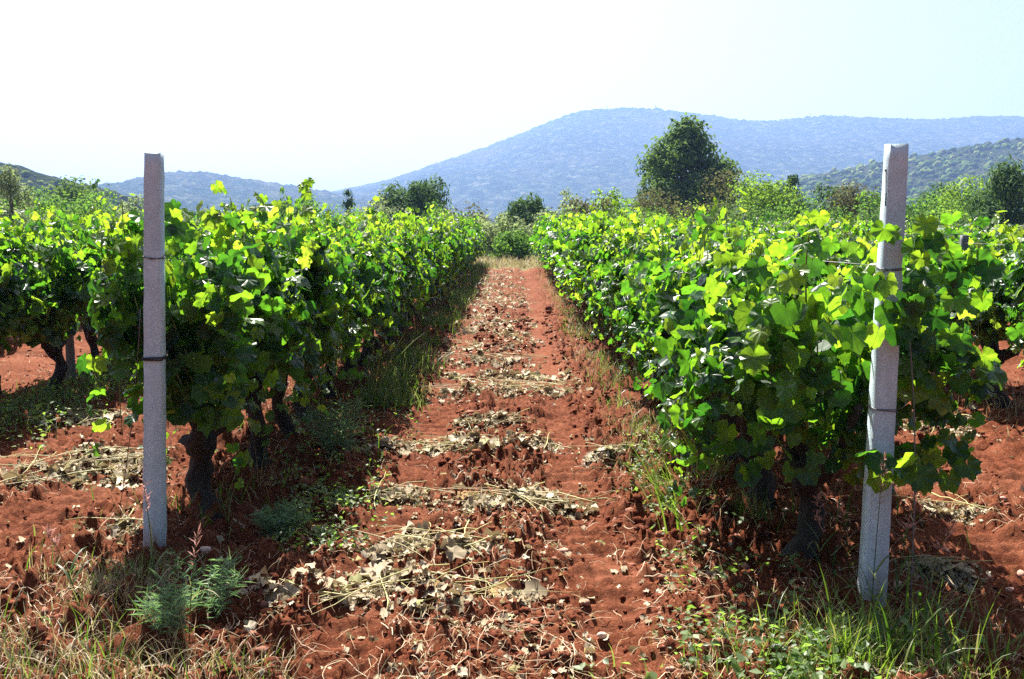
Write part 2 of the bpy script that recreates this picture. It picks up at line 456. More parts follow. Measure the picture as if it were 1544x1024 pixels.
# ------------------------------------------------------------------ GROUND
ROWS = {'L1': -1.57, 'R1': 1.47, 'L2': -4.2, 'R2': 4.0, 'L3': -6.9, 'R3': 6.7, 'R4': 9.3, 'R5': 12.0}
TRACKS = [(-0.60, .17), (0.40, .17), (-2.5, .16), (-3.3, .16), (2.35, .16), (3.2, .16), (-5.2, .16), (5.2, .16)]
def soil_h(x, y):
    x = np.asarray(x, float); y = np.asarray(y, float)
    wob = 0.10 * (vnoise(y * 0.35, y * 0 + 3.1, 91) - 0.5)
    m = np.zeros_like(x)
    for c, w in TRACKS:
        m = np.maximum(m, np.exp(-(((x + wob - c) / w) ** 4)))
    m = m * (0.65 + 0.35 * vnoise(x * 1.5, y * 0.7, 55))
    big = 0.07 * (fbm(x * 0.7, y * 0.7, 2, 1) - 0.5)
    med = 0.075 * (fbm(x * 4.5, y * 4.5, 3, 20) - 0.5)
    cl = (0.060 * np.maximum(0, vnoise(x * 12, y * 12, 31) - 0.46) * 2 + 0.046 * np.maximum(0, vnoise(x * 23, y * 23, 37) - 0.40) * 2
          + 0.048 * np.abs(vnoise(x * 41, y * 41, 43) - 0.5) * 2) * (.55 + .9 * vnoise(x * 1.9, y * 1.5, 49))
    fine = 0.014 * vnoise(x * 66, y * 66, 41)
    ph = y / 0.155 + 0.35 * vnoise(x * 2, y * 2, 61) + np.abs(((x + wob + 4) % 0.3) - .15) * 1.2
    ridge = 0.058 * (1 - np.abs(np.sin(np.pi * ph))) * (0.5 + 0.7 * vnoise(x * 9, y * 5, 67)) * np.clip((16 - y) / 5, 0.15, 1)
    h = -0.055 + big + (med + cl) * (1 - 0.84 * m) + fine * (1 - .3 * m) + m * (ridge - 0.035)
    # low furrow ridges left by the harrow outside the tracks
    h = h + 0.010 * (1 - m) * np.sin(2 * np.pi * (y / 0.31 + 1.5 * vnoise(x * 1.3, y * 1.1, 71)))
    for rx in ROWS.values():
        h = h + 0.05 * np.exp(-(((x - rx) / 0.42) ** 2)) * (1 - np.clip((y - END_Y) / 3, 0, 1))
    fade = np.clip(1 - (np.abs(x) - 14) / 10, 0, 1) * np.clip(1 - (y - 42) / 10, 0, 1) * np.clip((y + 2) / 3, 0, 1)
    return h * fade
def track(x, y):
    wob = 0.10 * (vnoise(y * 0.35, y * 0 + 3.1, 91) - 0.5)
    m = np.zeros_like(x)
    for c, w in TRACKS:
        m = np.maximum(m, np.exp(-(((x + wob - c) / w) ** 4)))
    return m
def gz(x, y):
    return float(soil_h(np.array([x]), np.array([y]))[0])

def axis_x():
    c = np.arange(0, 2.7, 0.0145)
    v = [c[-1]]; s = 0.0145
    while v[-1] < 4200:
        s *= 1.07 if v[-1] < 15 else 1.35
        v.append(v[-1] + s)
    p = np.concatenate([c, v[1:]])
    return np.concatenate([-p[:0:-1], p])
def axis_y():
    v = [2.7]
    while v[-1] < 42:
        v.append(v[-1] * (1.0043 if v[-1] < 9 else 1.0062))
    s = v[-1] - v[-2]
    while v[-1] < 4300:
        s *= 1.3; v.append(v[-1] + s)
    b = [2.7]; s = 0.012
    while b[-1] > -60:
        s *= 1.35; b.append(b[-1] - s)
    return np.array(b[:0:-1] + v)
ax, ay = axis_x(), axis_y()
X, Y = np.meshgrid(ax, ay)
Z = soil_h(X.ravel(), Y.ravel())
nx, ny = len(ax), len(ay)
idx = np.arange(nx * ny).reshape(ny, nx)
FQ = np.stack([idx[:-1, :-1].ravel(), idx[:-1, 1:].ravel(), idx[1:, 1:].ravel(), idx[1:, :-1].ravel()], 1)
ground = obj('ground', mesh_np('ground', np.stack([X.ravel(), Y.ravel(), Z], 1), FQ, M_SOIL, True))
tag(ground, kind='structure')
print('ground quads', len(FQ))

# ------------------------------------------------------------------ HILLS
def hill(name, D, prof, mat, depth, rough, cols, rws, ext=((-600, None), (2200, None)), seed=0):
    """a ridge standing at distance D whose crest follows the listed bearings and heights, sloping to the plain in front and behind"""
    px = np.array([p[0] for p in prof], float); py = np.array([p[1] for p in prof], float)
    xs = (px - 772) / F_PX * D
    zs = np.array([at_depth(a, b, D)[2] for a, b in prof])
    xa = np.linspace(xs[0], xs[-1], cols)
    crest = np.interp(xa, xs, zs)
    k = np.ones(9) / 9
    crest = np.convolve(np.pad(crest, 4, mode='edge'), k, mode='valid')
    t = np.concatenate([np.linspace(0, 1, rws), 1 + np.linspace(0.04, 0.6, 8)])
    XX, TT = np.meshgrid(xa, t)
    YY = D + depth * (TT - 1)
    S = np.where(TT <= 1, TT, 2 - TT)
    S = S ** 0.85
    base = crest[None, :] * np.clip(S, 0, 1)
    w = np.sin(np.clip(TT, 0, 1) * np.pi)
    gul = (fbm(XX / (depth * .25) + seed, YY / (depth * .5), 4, seed) - 0.5) * crest.mean() * 0.35 * w
    bump = (fbm(XX / (rough * 1.2), YY / (rough * 1.2), 2, seed + 9) - 0.35) * rough * 1.7
    ZZ = base + gul + bump
    ZZ[0, :] = -2; ZZ[-1, :] = -2
    i = np.arange(XX.size).reshape(XX.shape)
    F = np.stack([i[:-1, :-1].ravel(), i[:-1, 1:].ravel(), i[1:, 1:].ravel(), i[1:, :-1].ravel()], 1)
    o = obj(name, mesh_np(name, np.stack([XX.ravel(), YY.ravel(), ZZ.ravel()], 1), F, mat, True))
    tag(o, kind='structure')
    def surf(n, rng, xmin, xmax, tmin=0.02, tmax=1.0):
        x = rng.uniform(xmin, xmax, n); tt = rng.uniform(tmin, tmax, n)
        c = np.interp(x, xa, crest); yy = D + depth * (tt - 1)
        z = c * tt ** 0.85 + (fbm(x / (depth * .25) + seed, yy / (depth * .5), 4, seed) - 0.5) * crest.mean() * 0.35 * np.sin(tt * np.pi)
        return x, yy, z
    return surf

hill('mountain', 2600, [(-700, 290), (100, 318), (400, 312), (500, 293), (560, 281), (600, 271), (640, 256), (700, 234), (760, 213), (800, 196), (830, 183), (870, 169),
      (900, 165), (950, 164), (1000, 166), (1040, 172), (1090, 179), (1140, 184), (1180, 181), (1225, 175), (1270, 177), (1330, 180), (1400, 181),
      (1440, 178), (1500, 176), (1544, 179), (1800, 190), (2300, 240)], M_MOUNT, 1150, 7.0, 680, 105, seed=3)
hill('far_hill', 1450, [(-500, 290), (0, 306), (120, 304), (178, 290), (205, 278), (250, 263), (290, 261), (330, 262), (360, 269), (420, 278), (480, 289), (530, 300), (620, 318), (760, 336)],
     M_MOUNT, 520, 6.0, 420, 70, seed=17)
surfB = hill('green_hill', 900, [(1080, 300), (1190, 273), (1240, 264), (1300, 250), (1380, 237), (1450, 222), (1500, 215), (1544, 210), (1700, 196), (2100, 190)],
     M_HILL, 420, 3.0, 260, 70, seed=29)
surfC = hill('near_hillside', 330, [(-500, 215), (-150, 228), (0, 246), (30, 252), (75, 266), (120, 278), (170, 291), (215, 311), (300, 326)],
     M_HILL, 150, 1.6, 200, 60, seed=37)

ICO_V = None
def ico(sub):
    import bmesh
    bm = bmesh.new(); bmesh.ops.create_icosphere(bm, subdivisions=sub, radius=1.0)
    V = np.array([v.co[:] for v in bm.verts]); F = np.array([[v.index for v in f.verts] for f in bm.faces]); bm.free()
    return V, F
ICO1 = ico(1); ICO2 = ico(2)
def blobs(name, x, y, z, r, rng, mat, base=ICO1, squash=(0.8, 1.2), rough=0.3, label=None, smooth=True):
    V0, F0 = base; n = len(x); k = len(V0)
    j = 1 + rough * (rng.random((n, k, 1)) - 0.5) * 2
    V = V0[None] * j * r[:, None, None]
    V[..., 2] *= rng.uniform(*squash, n)[:, None]
    a = rng.uniform(0, 6.28, n); ca, sa = np.cos(a)[:, None], np.sin(a)[:, None]
    V = np.stack([V[..., 0] * ca - V[..., 1] * sa, V[..., 0] * sa + V[..., 1] * ca, V[..., 2]], -1)
    V += np.stack([x, y, z], 1)[:, None, :]
    F = (F0[None] + (np.arange(n) * k)[:, None, None]).reshape(-1, F0.shape[1])
    o = obj(name, mesh_np(name, V.reshape(-1, 3), F, mat, smooth))
    return tag(o, kind='stuff', label=label)
M_WOOD = leafy('far_wood_foliage', [(0.0, (0.022, 0.048, 0.012)), (0.5, (0.062, 0.10, 0.022)), (1.0, (0.15, 0.17, 0.05))], [(0, (.03, .05, .01)), (1, (.04, .06, .015))], tfac=0.05, rough=.9, spec=0.0)
rng = np.random.default_rng(5)
x, y, z = surfB(2100, rng, 150, 620)
r = rng.uniform(1.4, 3.6, 2100); blobs('far_wood', x, y, z + r * 0.4, r, rng, M_WOOD, ICO2, rough=.4, label='dense far wood covering the green hill')
x, y, z = surfC(1000, rng, -240, -95)
r = rng.uniform(0.6, 1.7, 1000); blobs('hillside_wood', x, y, z + r * 0.4, r, rng, M_WOOD, ICO2, rough=.4, label='wood covering the near slope')

# radio masts on the summit
def mast(px, ptop, pbase, w, label):
    x0, y0, z0 = at_depth(px, pbase, 2598)
    z1 = at_depth(px, ptop, 2598)[2]
    e = empty('radio_mast', (x0, y0, z0 - 6))
    h = z1 - z0 + 6
    obj('mast_pole', tubes_mesh('mast_pole', [tube([(0, 0, 0), (0, 0, h * .5), (0, 0, h)], [w, w * .8, w * .4], 6)], M_STEEL), e)
    obj('dish', tubes_mesh('dish', [tube([(0, -w, h * .7), (0, -w - 2.0, h * .7)], [w * 1.3, w * 1.6], 10)], M_STEEL), e)
    return tag(e, label, 'radio mast', 'radio masts on the mountain top')
mast(915, 158, 165, 1.0, 'thin pale mast on the mountain summit above the far end of the path')
e = mast(988, 157, 166, 1.2, 'stubby mast with squat hut on the mountain summit above the big round tree')
bx = np.array([[sx * 4.5, sy * 4, zz] for zz in (0, 13) for sx, sy in ((-1, -1), (1, -1), (1, 1), (-1, 1))], float)
bf = np.array([[0, 1, 5, 4], [1, 2, 6, 5], [2, 3, 7, 6], [3, 0, 4, 7], [4, 5, 6, 7]])
obj('hut', mesh_np('hut', bx, bf, M_STEEL), e)
mast(1222, 168, 176, 0.8, 'thin mast on the rounded right shoulder of the mountain ridge')

# ------------------------------------------------------------------ LEAVES
LEAF_ANG = np.radians([0, 14, 27, 38, 50, 62, 76, 90, 104, 120, 138, 156, 172])
LEAF_R = np.array([1.0, .90, .80, .84, .95, .90, .79, .84, .89, .78, .72, .63, .30])
def leaf_mesh(rng, full=True, crumple=0.0, droop=0.35, fold=0.18):
    """grape leaf about one unit long, stalk joint at the origin, tip along +Y, upper face +Z"""
    ang = np.concatenate([LEAF_ANG, -LEAF_ANG[:0:-1]])      # 25 rim points
    rad = np.concatenate([LEAF_R, LEAF_R[:0:-1]])
    if not full:
        keep = [0, 2, 4, 6, 8, 10, 12, 13, 15, 17, 19, 21, 23]
        ang, rad = ang[keep], rad[keep]
    o = np.argsort(ang); ang, rad = ang[o], rad[o]
    rad = rad * (1 + 0.10 * (rng.random(len(rad)) - 0.5) * 2)
    if full:       # toothed margin: a notch between every two points
        a2 = np.empty(2 * len(ang) - 1); r2 = np.empty_like(a2)
        a2[::2] = ang; r2[::2] = rad
        a2[1::2] = (ang[:-1] + ang[1:]) / 2; r2[1::2] = (rad[:-1] + rad[1:]) / 2 * (0.93 + .05 * (rng.random(len(ang) - 1) - .5))
        ang, rad = a2, r2
    rim = np.stack([np.sin(ang) * rad, np.cos(ang) * rad], 1)
    n = len(rim)
    vein = np.radians([0, 52, -52, 108, -108]); ph = rng.uniform(0, 6.28, 2)
    def lift(p, a, rr):
        d = np.min(np.abs((a[:, None] - vein[None] + np.pi) % (2 * np.pi) - np.pi), axis=1)
        z = fold * 0.55 * d * rr - droop * 0.55 * p[:, 1] ** 2 * np.sign(p[:, 1] + .2) - droop * 0.35 * np.abs(p[:, 0]) ** 1.6
        z += 0.05 * np.sin(p[:, 0] * 7 + rng.uniform(0, 6)) * rr + 0.04 * np.sin(p[:, 1] * 8 + rng.uniform(0, 6)) * rr
        z += .09 * np.sin(3 * a + ph[0]) * rr ** 2 + .05 * np.sin(5 * a + ph[1]) * rr ** 2
        z += crumple * (rng.random(len(p)) - 0.5) * rr
        return z, d * rr
    zr, vr = lift(rim, ang, rad)
    if full:
        mi = rim * 0.55
        zm, vm = lift(mi, ang, rad * 0.55)
        P = np.concatenate([[[0, 0]], mi, rim]); Zp = np.concatenate([[0], zm, zr]); Uv = np.concatenate([[0], vm, vr])
        F3 = [(0, 1 + (i + 1) % n, 1 + i) for i in range(n - 1)]
        F4 = [(1 + i, 1 + (i + 1) % n, 1 + n + (i + 1) % n, 1 + n + i) for i in range(n - 1)]
        F3 = np.array(F3); F3 = np.concatenate([F3, np.array([(a, b, c) for a, b, c, d in F4]), np.array([(a, c, d) for a, b, c, d in F4])])
    else:
        P = np.concatenate([[[0, 0]], rim]); Zp = np.concatenate([[0], zr]); Uv = np.concatenate([[0], vr])
        F3 = np.array([(0, 1 + (i + 1) % n, 1 + i) for i in range(n - 1)])
    V = np.stack([P[:, 0], P[:, 1], Zp], 1)
    # face orientation: +Z up
    a, b, c = V[F3[0, 0]], V[F3[0, 1]], V[F3[0, 2]]
    if np.cross(b - a, c - a)[2] < 0:
        F3 = F3[:, ::-1]
    V[:, 1] += 0.0
    uv = np.stack([Uv, P[:, 1] * 0.5 + 0.5], 1)
    return V, F3, uv
rng = np.random.default_rng(11)
LEAF_HI = [leaf_mesh(rng, True, droop=d, fold=f) for d, f in ((.35, .35), (.65, .4), (1.1, .3), (.25, .6), (.8, .5), (1.2, .3), (-.4, .45), (.6, .65))]
LEAF_LO = [leaf_mesh(rng, False, droop=d, fold=f) for d, f in ((.3, .25), (.6, .3), (.1, .35), (.8, .2))]
LEAF_ME, LEAF_YOUNG_LIT = [], []
for V, F, uv in LEAF_HI:
    # a short stalk on the upper end
    LEAF_ME.append(mesh_np('vine_leaf', V, F, M_VINE, True, uv=uv))
    LEAF_YOUNG_LIT.append(mesh_np('young_sunlit_vine_leaf', V, F, M_YOUNG_LIT, True, uv=uv))
rng = np.random.default_rng(12)
DRY_ME = []
for i in range(7):
    V, F, uv = leaf_mesh(rng, False, crumple=0.8, droop=rng.uniform(.2, 1.5), fold=rng.uniform(.4, 1.2))
    V[:, 0] *= rng.uniform(.5, 1.0)
    DRY_ME.append((mesh_np('withered_leaf', V, F, M_DRY, False, uv=uv), V, F))

def norm(v):
    return v / (np.linalg.norm(v, axis=-1, keepdims=True) + 1e-9)
def frames(nrm, tip):
    n = norm(nrm); t = norm(tip - n * np.sum(tip * n, -1, keepdims=True)); x = np.cross(t, n)
    return x, t, n

def bez(a, b, c, m):
    t = np.linspace(0, 1, m)[:, None]
    return a * (1 - t) ** 2 + 2 * b * t * (1 - t) + c * t * t

def vine_layout(rng, nsh, w, zlo, ztop, per, endcap=0.0, size=0.125, yf=1.0, half=0.55):
    """leaf places along the shoots of one vine: positions, normals, tips, sizes; plus the shoot curves"""
    Ps, Ns, Ts, Ss, Ys, curves = [], [], [], [], [], []
    for k in range(nsh):
        side = 1 if k % 2 else -1
        y0 = rng.uniform(-half, half)
        base = np.array([rng.uniform(-.12, .12), y0 * .75, rng.uniform(.5, .82)])
        q = rng.random()
        if q < 0.50:       # upright shoot
            sx = side * w * rng.uniform(.05, .85)
            a, b = base, np.array([sx * 1.2, y0, rng.uniform(.95, 1.3)])
            c = np.array([sx, y0 + rng.uniform(-.22, .22), rng.uniform(ztop - .40, ztop)])
        elif q < 0.972:     # shoot that arches over and hangs
            sx = side * w * rng.uniform(.8, 1.12)
            a = base + np.array([0, 0, .15]); b = np.array([sx * 1.1, y0 + rng.uniform(-.1, .1), rng.uniform(1.15, ztop + .15)])
            c = np.array([sx, y0 + rng.uniform(-.25, .25), rng.uniform(zlo, .85)])
        else:              # a stray shoot that sticks out above
            a = base; b = np.array([side * w * .4, y0, 1.2]); c = np.array([side * w * rng.uniform(.2, .7), y0 + rng.uniform(-.3, .3), ztop + rng.uniform(.04, .18)])
        m = per + int(rng.integers(-2, 3))
        C = bez(a, b, c, m); curves.append(C)
        s = np.linspace(0.12, 1, m)
        P = C + rng.normal(0, .035, (m, 3))
        out = np.stack([np.sign(P[:, 0] + rng.normal(0, .12, m)), np.zeros(m), np.zeros(m)], 1)
        if endcap > 0:
            out[:, 1] = -endcap * rng.uniform(0.2, 1.6, m)
            out = norm(out)
        alt = np.where(np.arange(m) % 2, 1, -1)
        P = P + out * rng.uniform(.02, .12, (m, 1)); P[:, 1] += alt * rng.uniform(.02, .09, m)
        Nn = out * rng.uniform(.35, 1.1, (m, 1)) + np.array([0, 0, 1]) * rng.uniform(-.05, .85, (m, 1)) + rng.normal(0, .50, (m, 3))
        Tt = np.array([0, 0, -1.0]) + out * rng.uniform(0, .7, (m, 1)) + rng.normal(0, .35, (m, 3))
        S = size * rng.uniform(.55, 1.28, m) * (1.05 - .45 * np.clip((s - .75) / .25, 0, 1))
        ok = (P[:, 2] > zlo - .04)
        Ps.append(P[ok]); Ns.append(Nn[ok]); Ts.append(Tt[ok]); Ss.append(S[ok])
        yg = (np.clip((s - .6) / .4, 0, 1) * .4 + np.clip((P[:, 2] - ztop + .35) / .35, 0, 1) * .5) * yf > rng.random(m)  # young at shoot tips; extra near the top paints in its sunlit brightness
        if q >= .5 and q < .972: yg &= rng.random(m) < .3
        Ys.append(yg[ok])
    return np.concatenate(Ps), np.concatenate(Ns), np.concatenate(Ts), np.concatenate(Ss), np.concatenate(Ys), curves

def leaves_merged(name, rng, P, Nn, Tt, S, shapes, mat, young=None):
    x, t, n = frames(Nn, Tt)
    Vs, Fs, Us, Ms, off = [], [], [], [], 0
    which = rng.integers(0, len(shapes), len(P))
    for k, (V0, F0, uv0) in enumerate(shapes):
        sel = np.where(which == k)[0]
        if not len(sel): continue
        V = (V0[None, :, 0:1] * x[sel][:, None] + V0[None, :, 1:2] * t[sel][:, None] + V0[None, :, 2:3] * n[sel][:, None]) * S[sel][:, None, None] + P[sel][:, None]
        m, kk = len(sel), len(V0)
        Fs.append((F0[None] + (np.arange(m) * kk)[:, None, None]).reshape(-1, 3) + off)
        Vs.append(V.reshape(-1, 3)); Us.append(np.tile(uv0, (m, 1))); off += m * kk
        if young is not None: Ms.append(np.repeat(young[sel].astype(np.int32), len(F0)))
    return mesh_np(name, np.concatenate(Vs), np.concatenate(Fs), mat if young is None else [mat, M_YOUNG_LIT], True, uv=np.concatenate(Us), midx=None if young is None else np.concatenate(Ms))

def put_leaf(name, me, parent, p, x, t, n, s):
    o = bpy.data.objects.new(name, me)
    o.parent = parent
    o.matrix_basis = Matrix(((x[0] * s, t[0] * s, n[0] * s, p[0]), (x[1] * s, t[1] * s, n[1] * s, p[1]), (x[2] * s, t[2] * s, n[2] * s, p[2]), (0, 0, 0, 1)))
    COL.objects.link(o)
    return o

# ---- trunks
def trunk_mesh(rng):
    parts = []
    h = rng.uniform(.36, .5)
    lean = rng.normal(0, .045, 2)
    n = 9; t = np.linspace(0, 1, n)
    P = np.stack([lean[0] * t + .03 * np.sin(t * 7 + rng.uniform(0, 6)), lean[1] * t + .035 * np.sin(t * 6 + rng.uniform(0, 6)), -.06 + t * (h + .06)], 1)
    r = .062 - .022 * t + .018 * np.exp(-t * 9) + .008 * np.sin(t * 15 + rng.uniform(0, 6))
    r[-1] += .02; r[-2] += .012
    parts.append(tube(P, r * rng.uniform(.75, 1.08), 10, True, .24, rng))
    top = P[-1]
    for k in range(int(rng.integers(3, 5))):
        sy = (1 if k % 2 else -1)
        e = top + np.array([rng.uniform(-.16, .16), sy * rng.uniform(.12, .4), rng.uniform(.18, .42)])
        b = top + np.array([rng.uniform(-.15, .15), sy * rng.uniform(.08, .3), rng.uniform(.0, .08)])
        C = bez(top - np.array([0, 0, .03]), b, e, 7) + rng.normal(0, .010, (7, 3))
        parts.append(tube(C, np.linspace(.044, .020, 7), 7, True, .26, rng))
    return tubes_mesh('trunk', parts, M_BARK)
rng = np.random.default_rng(21)
TRUNKS = [trunk_mesh(rng) for _ in range(8)]

# ---- merged foliage for the vines farther off
FOL_MID, FOL_FAR = [], []
for i in range(7):
    P, Nn, Tt, S, Yg, _ = vine_layout(rng, 32, .44, .34, 1.56, 28, 0, .078)
    FOL_MID.append(leaves_merged('foliage', rng, P, Nn, Tt, S, LEAF_LO, M_VINE, Yg))
for i in range(6):
    P, Nn, Tt, S, Yg, _ = vine_layout(rng, 28, .47, .36, 1.58, 21, 0, .092, .55)
    FOL_FAR.append(leaves_merged('foliage', rng, P, Nn, Tt, S, LEAF_LO, M_VINE, Yg))

# grape bunch
def bunch_mesh(rng):
    n = 26; V0, F0 = ICO1
    Vs = []; 
    for i in range(n):
        t = i / n; a = i * 2.4; rr = .032 * (1 - t * .75)
        c = np.array([rr * math.cos(a), rr * math.sin(a), -t * .12]) + rng.normal(0, .003, 3)
        Vs.append(V0 * .010 + c)
    V = np.concatenate(Vs); F = np.concatenate([F0 + i * len(V0) for i in range(n)])
    return mesh_np('grape_bunch', V, F, M_GRAPE, True)
BUNCH = bunch_mesh(rng)

# ------------------------------------------------------------------ POSTS, WIRES
def post_mesh(w0, w1, h, rng, mat=None):
    n = 44; z = np.linspace(-.35, h, n)
    V, F = [], []
    ch = .10
    for i in range(n):
        w = (w0 + (w1 - w0) * np.clip(z[i] / h, 0, 1)) / 2
        c = w * ch
        ring = [(w - c, -w), (w, -w + c), (w, w - c), (w - c, w), (-w + c, w), (-w, w - c), (-w, -w + c), (-w + c, -w)]
        for a, b in ring:
            j = rng.normal(0, .0008, 2)
            if rng.random() < .045:      # chipped edge
                q = rng.uniform(.05, .13); j = j - q * np.array([a, b])
            V.append((a + j[0], b + j[1], z[i] + (rng.normal(0, .0025) if i == n - 1 else 0)))
    for i in range(n - 1):
        for j in range(8):
            k = (j + 1) % 8
            F.append((i * 8 + j, i * 8 + k, (i + 1) * 8 + k, (i + 1) * 8 + j))
    V.append((0, 0, h + .003)); c = len(V) - 1
    for j in range(8):
        F.append((c, (n - 1) * 8 + j, (n - 1) * 8 + (j + 1) % 8, c))
    return mesh_np('post_shaft', np.array(V), fix_faces(F), mat or M_CONC, False)
def tie_mesh(w, z, r, rng, turns=2, loose=True):
    parts = []
    h = w / 2 + r * 0.9
    for k in range(turns):
        zz = z + k * r * 2.4
        d = rng.normal(0, .004, 4)
        P = [(-h, -h, zz + d[0]), (0, -h * 1.02, zz - .003), (h, -h, zz + d[1]), (h * 1.02, 0, zz), (h, h, zz + d[2]), (0, h, zz), (-h, h, zz + d[3]), (-h, 0, zz), (-h, -h, zz + d[0])]
        parts.append(tube(P, r, 5))
    if loose:
        parts.append(tube([(h, -h, z), (h + .02, -h - .02, z + .02), (h + .03, -h - .01, z + .045)], r * .8, 4))
    return parts

rngp = np.random.default_rng(31)
lx, ly = gnd(234, 852); rx_, ry_ = gnd(1313, 921)
zl, zr = gz(lx, ly), gz(rx_, ry_)
pl = empty('trellis_post', (lx, ly, 0), R(3))
pl.rotation_euler = (R(.4), R(2.3), R(4))
tag(pl, 'tall square concrete post heading the row left of the path, ringed by dark wire', 'post', 'concrete posts of the vineyard trellis')
obj('post_shaft', post_mesh(.085, .068, 1.835, rngp), pl)
for z_, m_, r_, tn in ((.945, M_DARKWIRE, .0042, 2), (1.385, M_WIRE, .0022, 2)):
    obj('tie_wire', tubes_mesh('tie_wire', tie_mesh(.078 if z_ < 1.2 else .074, z_, r_, rngp, tn), m_), pl)
pr = empty('trellis_post', (rx_, ry_, 0))
pr.rotation_euler = (R(-.3), R(.75), R(-2))
tag(pr, 'tall square concrete post heading the row right of the path, half hidden by leaves', 'post', 'concrete posts of the vineyard trellis')
obj('post_shaft', post_mesh(.092, .071, 1.83, rngp), pr)
for z_, m_, r_ in ((.82, M_WIRE, .002), (1.36, M_WIRE, .0022), (1.72, M_DARKWIRE, .002)):
    if z_ > 1.6:
        obj('nail', tubes_mesh('nail', [tube([(-.030, -.01, 1.735), (-.042, -.012, 1.735)], .004, 6), tube([(-.038, -.012, 1.735), (-.037, -.022, 1.66), (-.038, -.026, 1.60)], .0022, 4)], M_DARKWIRE), pr)
    else:
        obj('tie_wire', tubes_mesh('tie_wire', tie_mesh(.083 if z_ < 1.2 else .075, z_, r_, rngp, 2), m_), pr)
# small rusty spots where the mesh reinforcement shows
SMALL_POST = post_mesh(.066, .056, 1.43, rngp, M_STAKE)
STEP = 5.15
PLACES = {'L1': 'left of the dirt path', 'R1': 'right of the dirt path', 'L2': 'at the far left of the picture, second row out from the path', 'R2': 'at the far right, second row out from the path'}
ORD = ['', 'first', 'second', 'third', 'fourth', 'fifth', 'sixth', 'seventh']
for rk in ('L1', 'R1', 'L2', 'R2'):
    y0 = {'L1': ly, 'R1': ry_, 'L2': 4.25, 'R2': 3.6}[rk]
    for k in range(1, 7):
        yy = y0 + STEP * k + rngp.uniform(-.15, .15)
        if yy > END_Y: continue
        xx = ROWS[rk] + rngp.uniform(-.03, .03)
        e = empty('trellis_post', (xx, yy, 0), rngp.uniform(-.1, .1))
        e.rotation_euler = (rngp.normal(0, .012), rngp.normal(0, .012), rngp.uniform(-.1, .1))
        e.location[2] = 0.0; obj('post_shaft', SMALL_POST, e)
        sh = {'L1': 'the row left of the path', 'R1': 'the row right of the path', 'L2': 'the outer left row', 'R2': 'the outer right row'}[rk]
        if rk in ('L1', 'R1'):
            lab = f'slim grey stake in {sh}, {ORD[k]} behind its end post' if k < 4 else f'slim grey stake deep in foliage far along {sh}'
        else:
            lab = f'slim grey stake between the dark trunks of {sh}, nearest to the camera' if k < 2 else f'slim grey stake buried in the leaves farther along {sh}'
        tag(e, lab, 'post', 'slim stakes inside the vine rows' if k < 4 and rk in ('L1', 'R1') else f'slim stakes far along {sh}')
for rk in ('L1', 'R1', 'L2', 'R2'):
    y0 = {'L1': ly + .045, 'R1': ry_ + .048, 'L2': 4.3, 'R2': 3.7}[rk]
    x0 = {'L1': lx + .045, 'R1': rx_ + .012, 'L2': ROWS['L2'], 'R2': ROWS['R2']}[rk]
    for zz, nm in ((.85, 'lower'), (1.37, 'upper')):
        ys = np.linspace(y0, END_Y, 30)
        xs = x0 + (ROWS[rk] - x0) * np.clip((ys - y0) / STEP, 0, 1)
        zs = zz - .02 * np.abs(np.sin(np.pi * (ys - y0) / STEP))
        o = obj('trellis_wire', tubes_mesh('trellis_wire', [tube(np.stack([xs, ys, zs], 1), .0016, 4)], M_WIRE))
        sh = {'L1': 'the row left of the path', 'R1': 'the row right of the path', 'L2': 'the outer left row', 'R2': 'the outer right row'}[rk]
        tag(o, f'thin {nm} wire strung through the vines of {sh}', 'wire', 'trellis wires')
# guy wires
a0 = gnd(180, 760)
o = obj('guy_wire', tubes_mesh('guy_wire', [tube(bez(np.array([lx - .028, ly + .03, 1.16]), np.array([lx - .09, ly + .1, .7]), np.array([a0[0], a0[1], -.03]), 8), .0024, 5)], M_WIRE))
tag(o, 'thin slack wire running from the left concrete post down to the red soil', 'wire', 'guy wires of the end posts')
a1 = gnd(1371, 938)
o = obj('guy_wire', tubes_mesh('guy_wire', [tube(bez(np.array([rx_ + .055, ry_ - .02, 1.30]), np.array([rx_ + .16, ry_ - .02, .9]), np.array([a1[0], a1[1], -.03]), 8), .0026, 5)], M_WIRE))
tag(o, 'thin taut wire dropping to the weeds beside the right concrete post', 'wire', 'guy wires of the end posts')

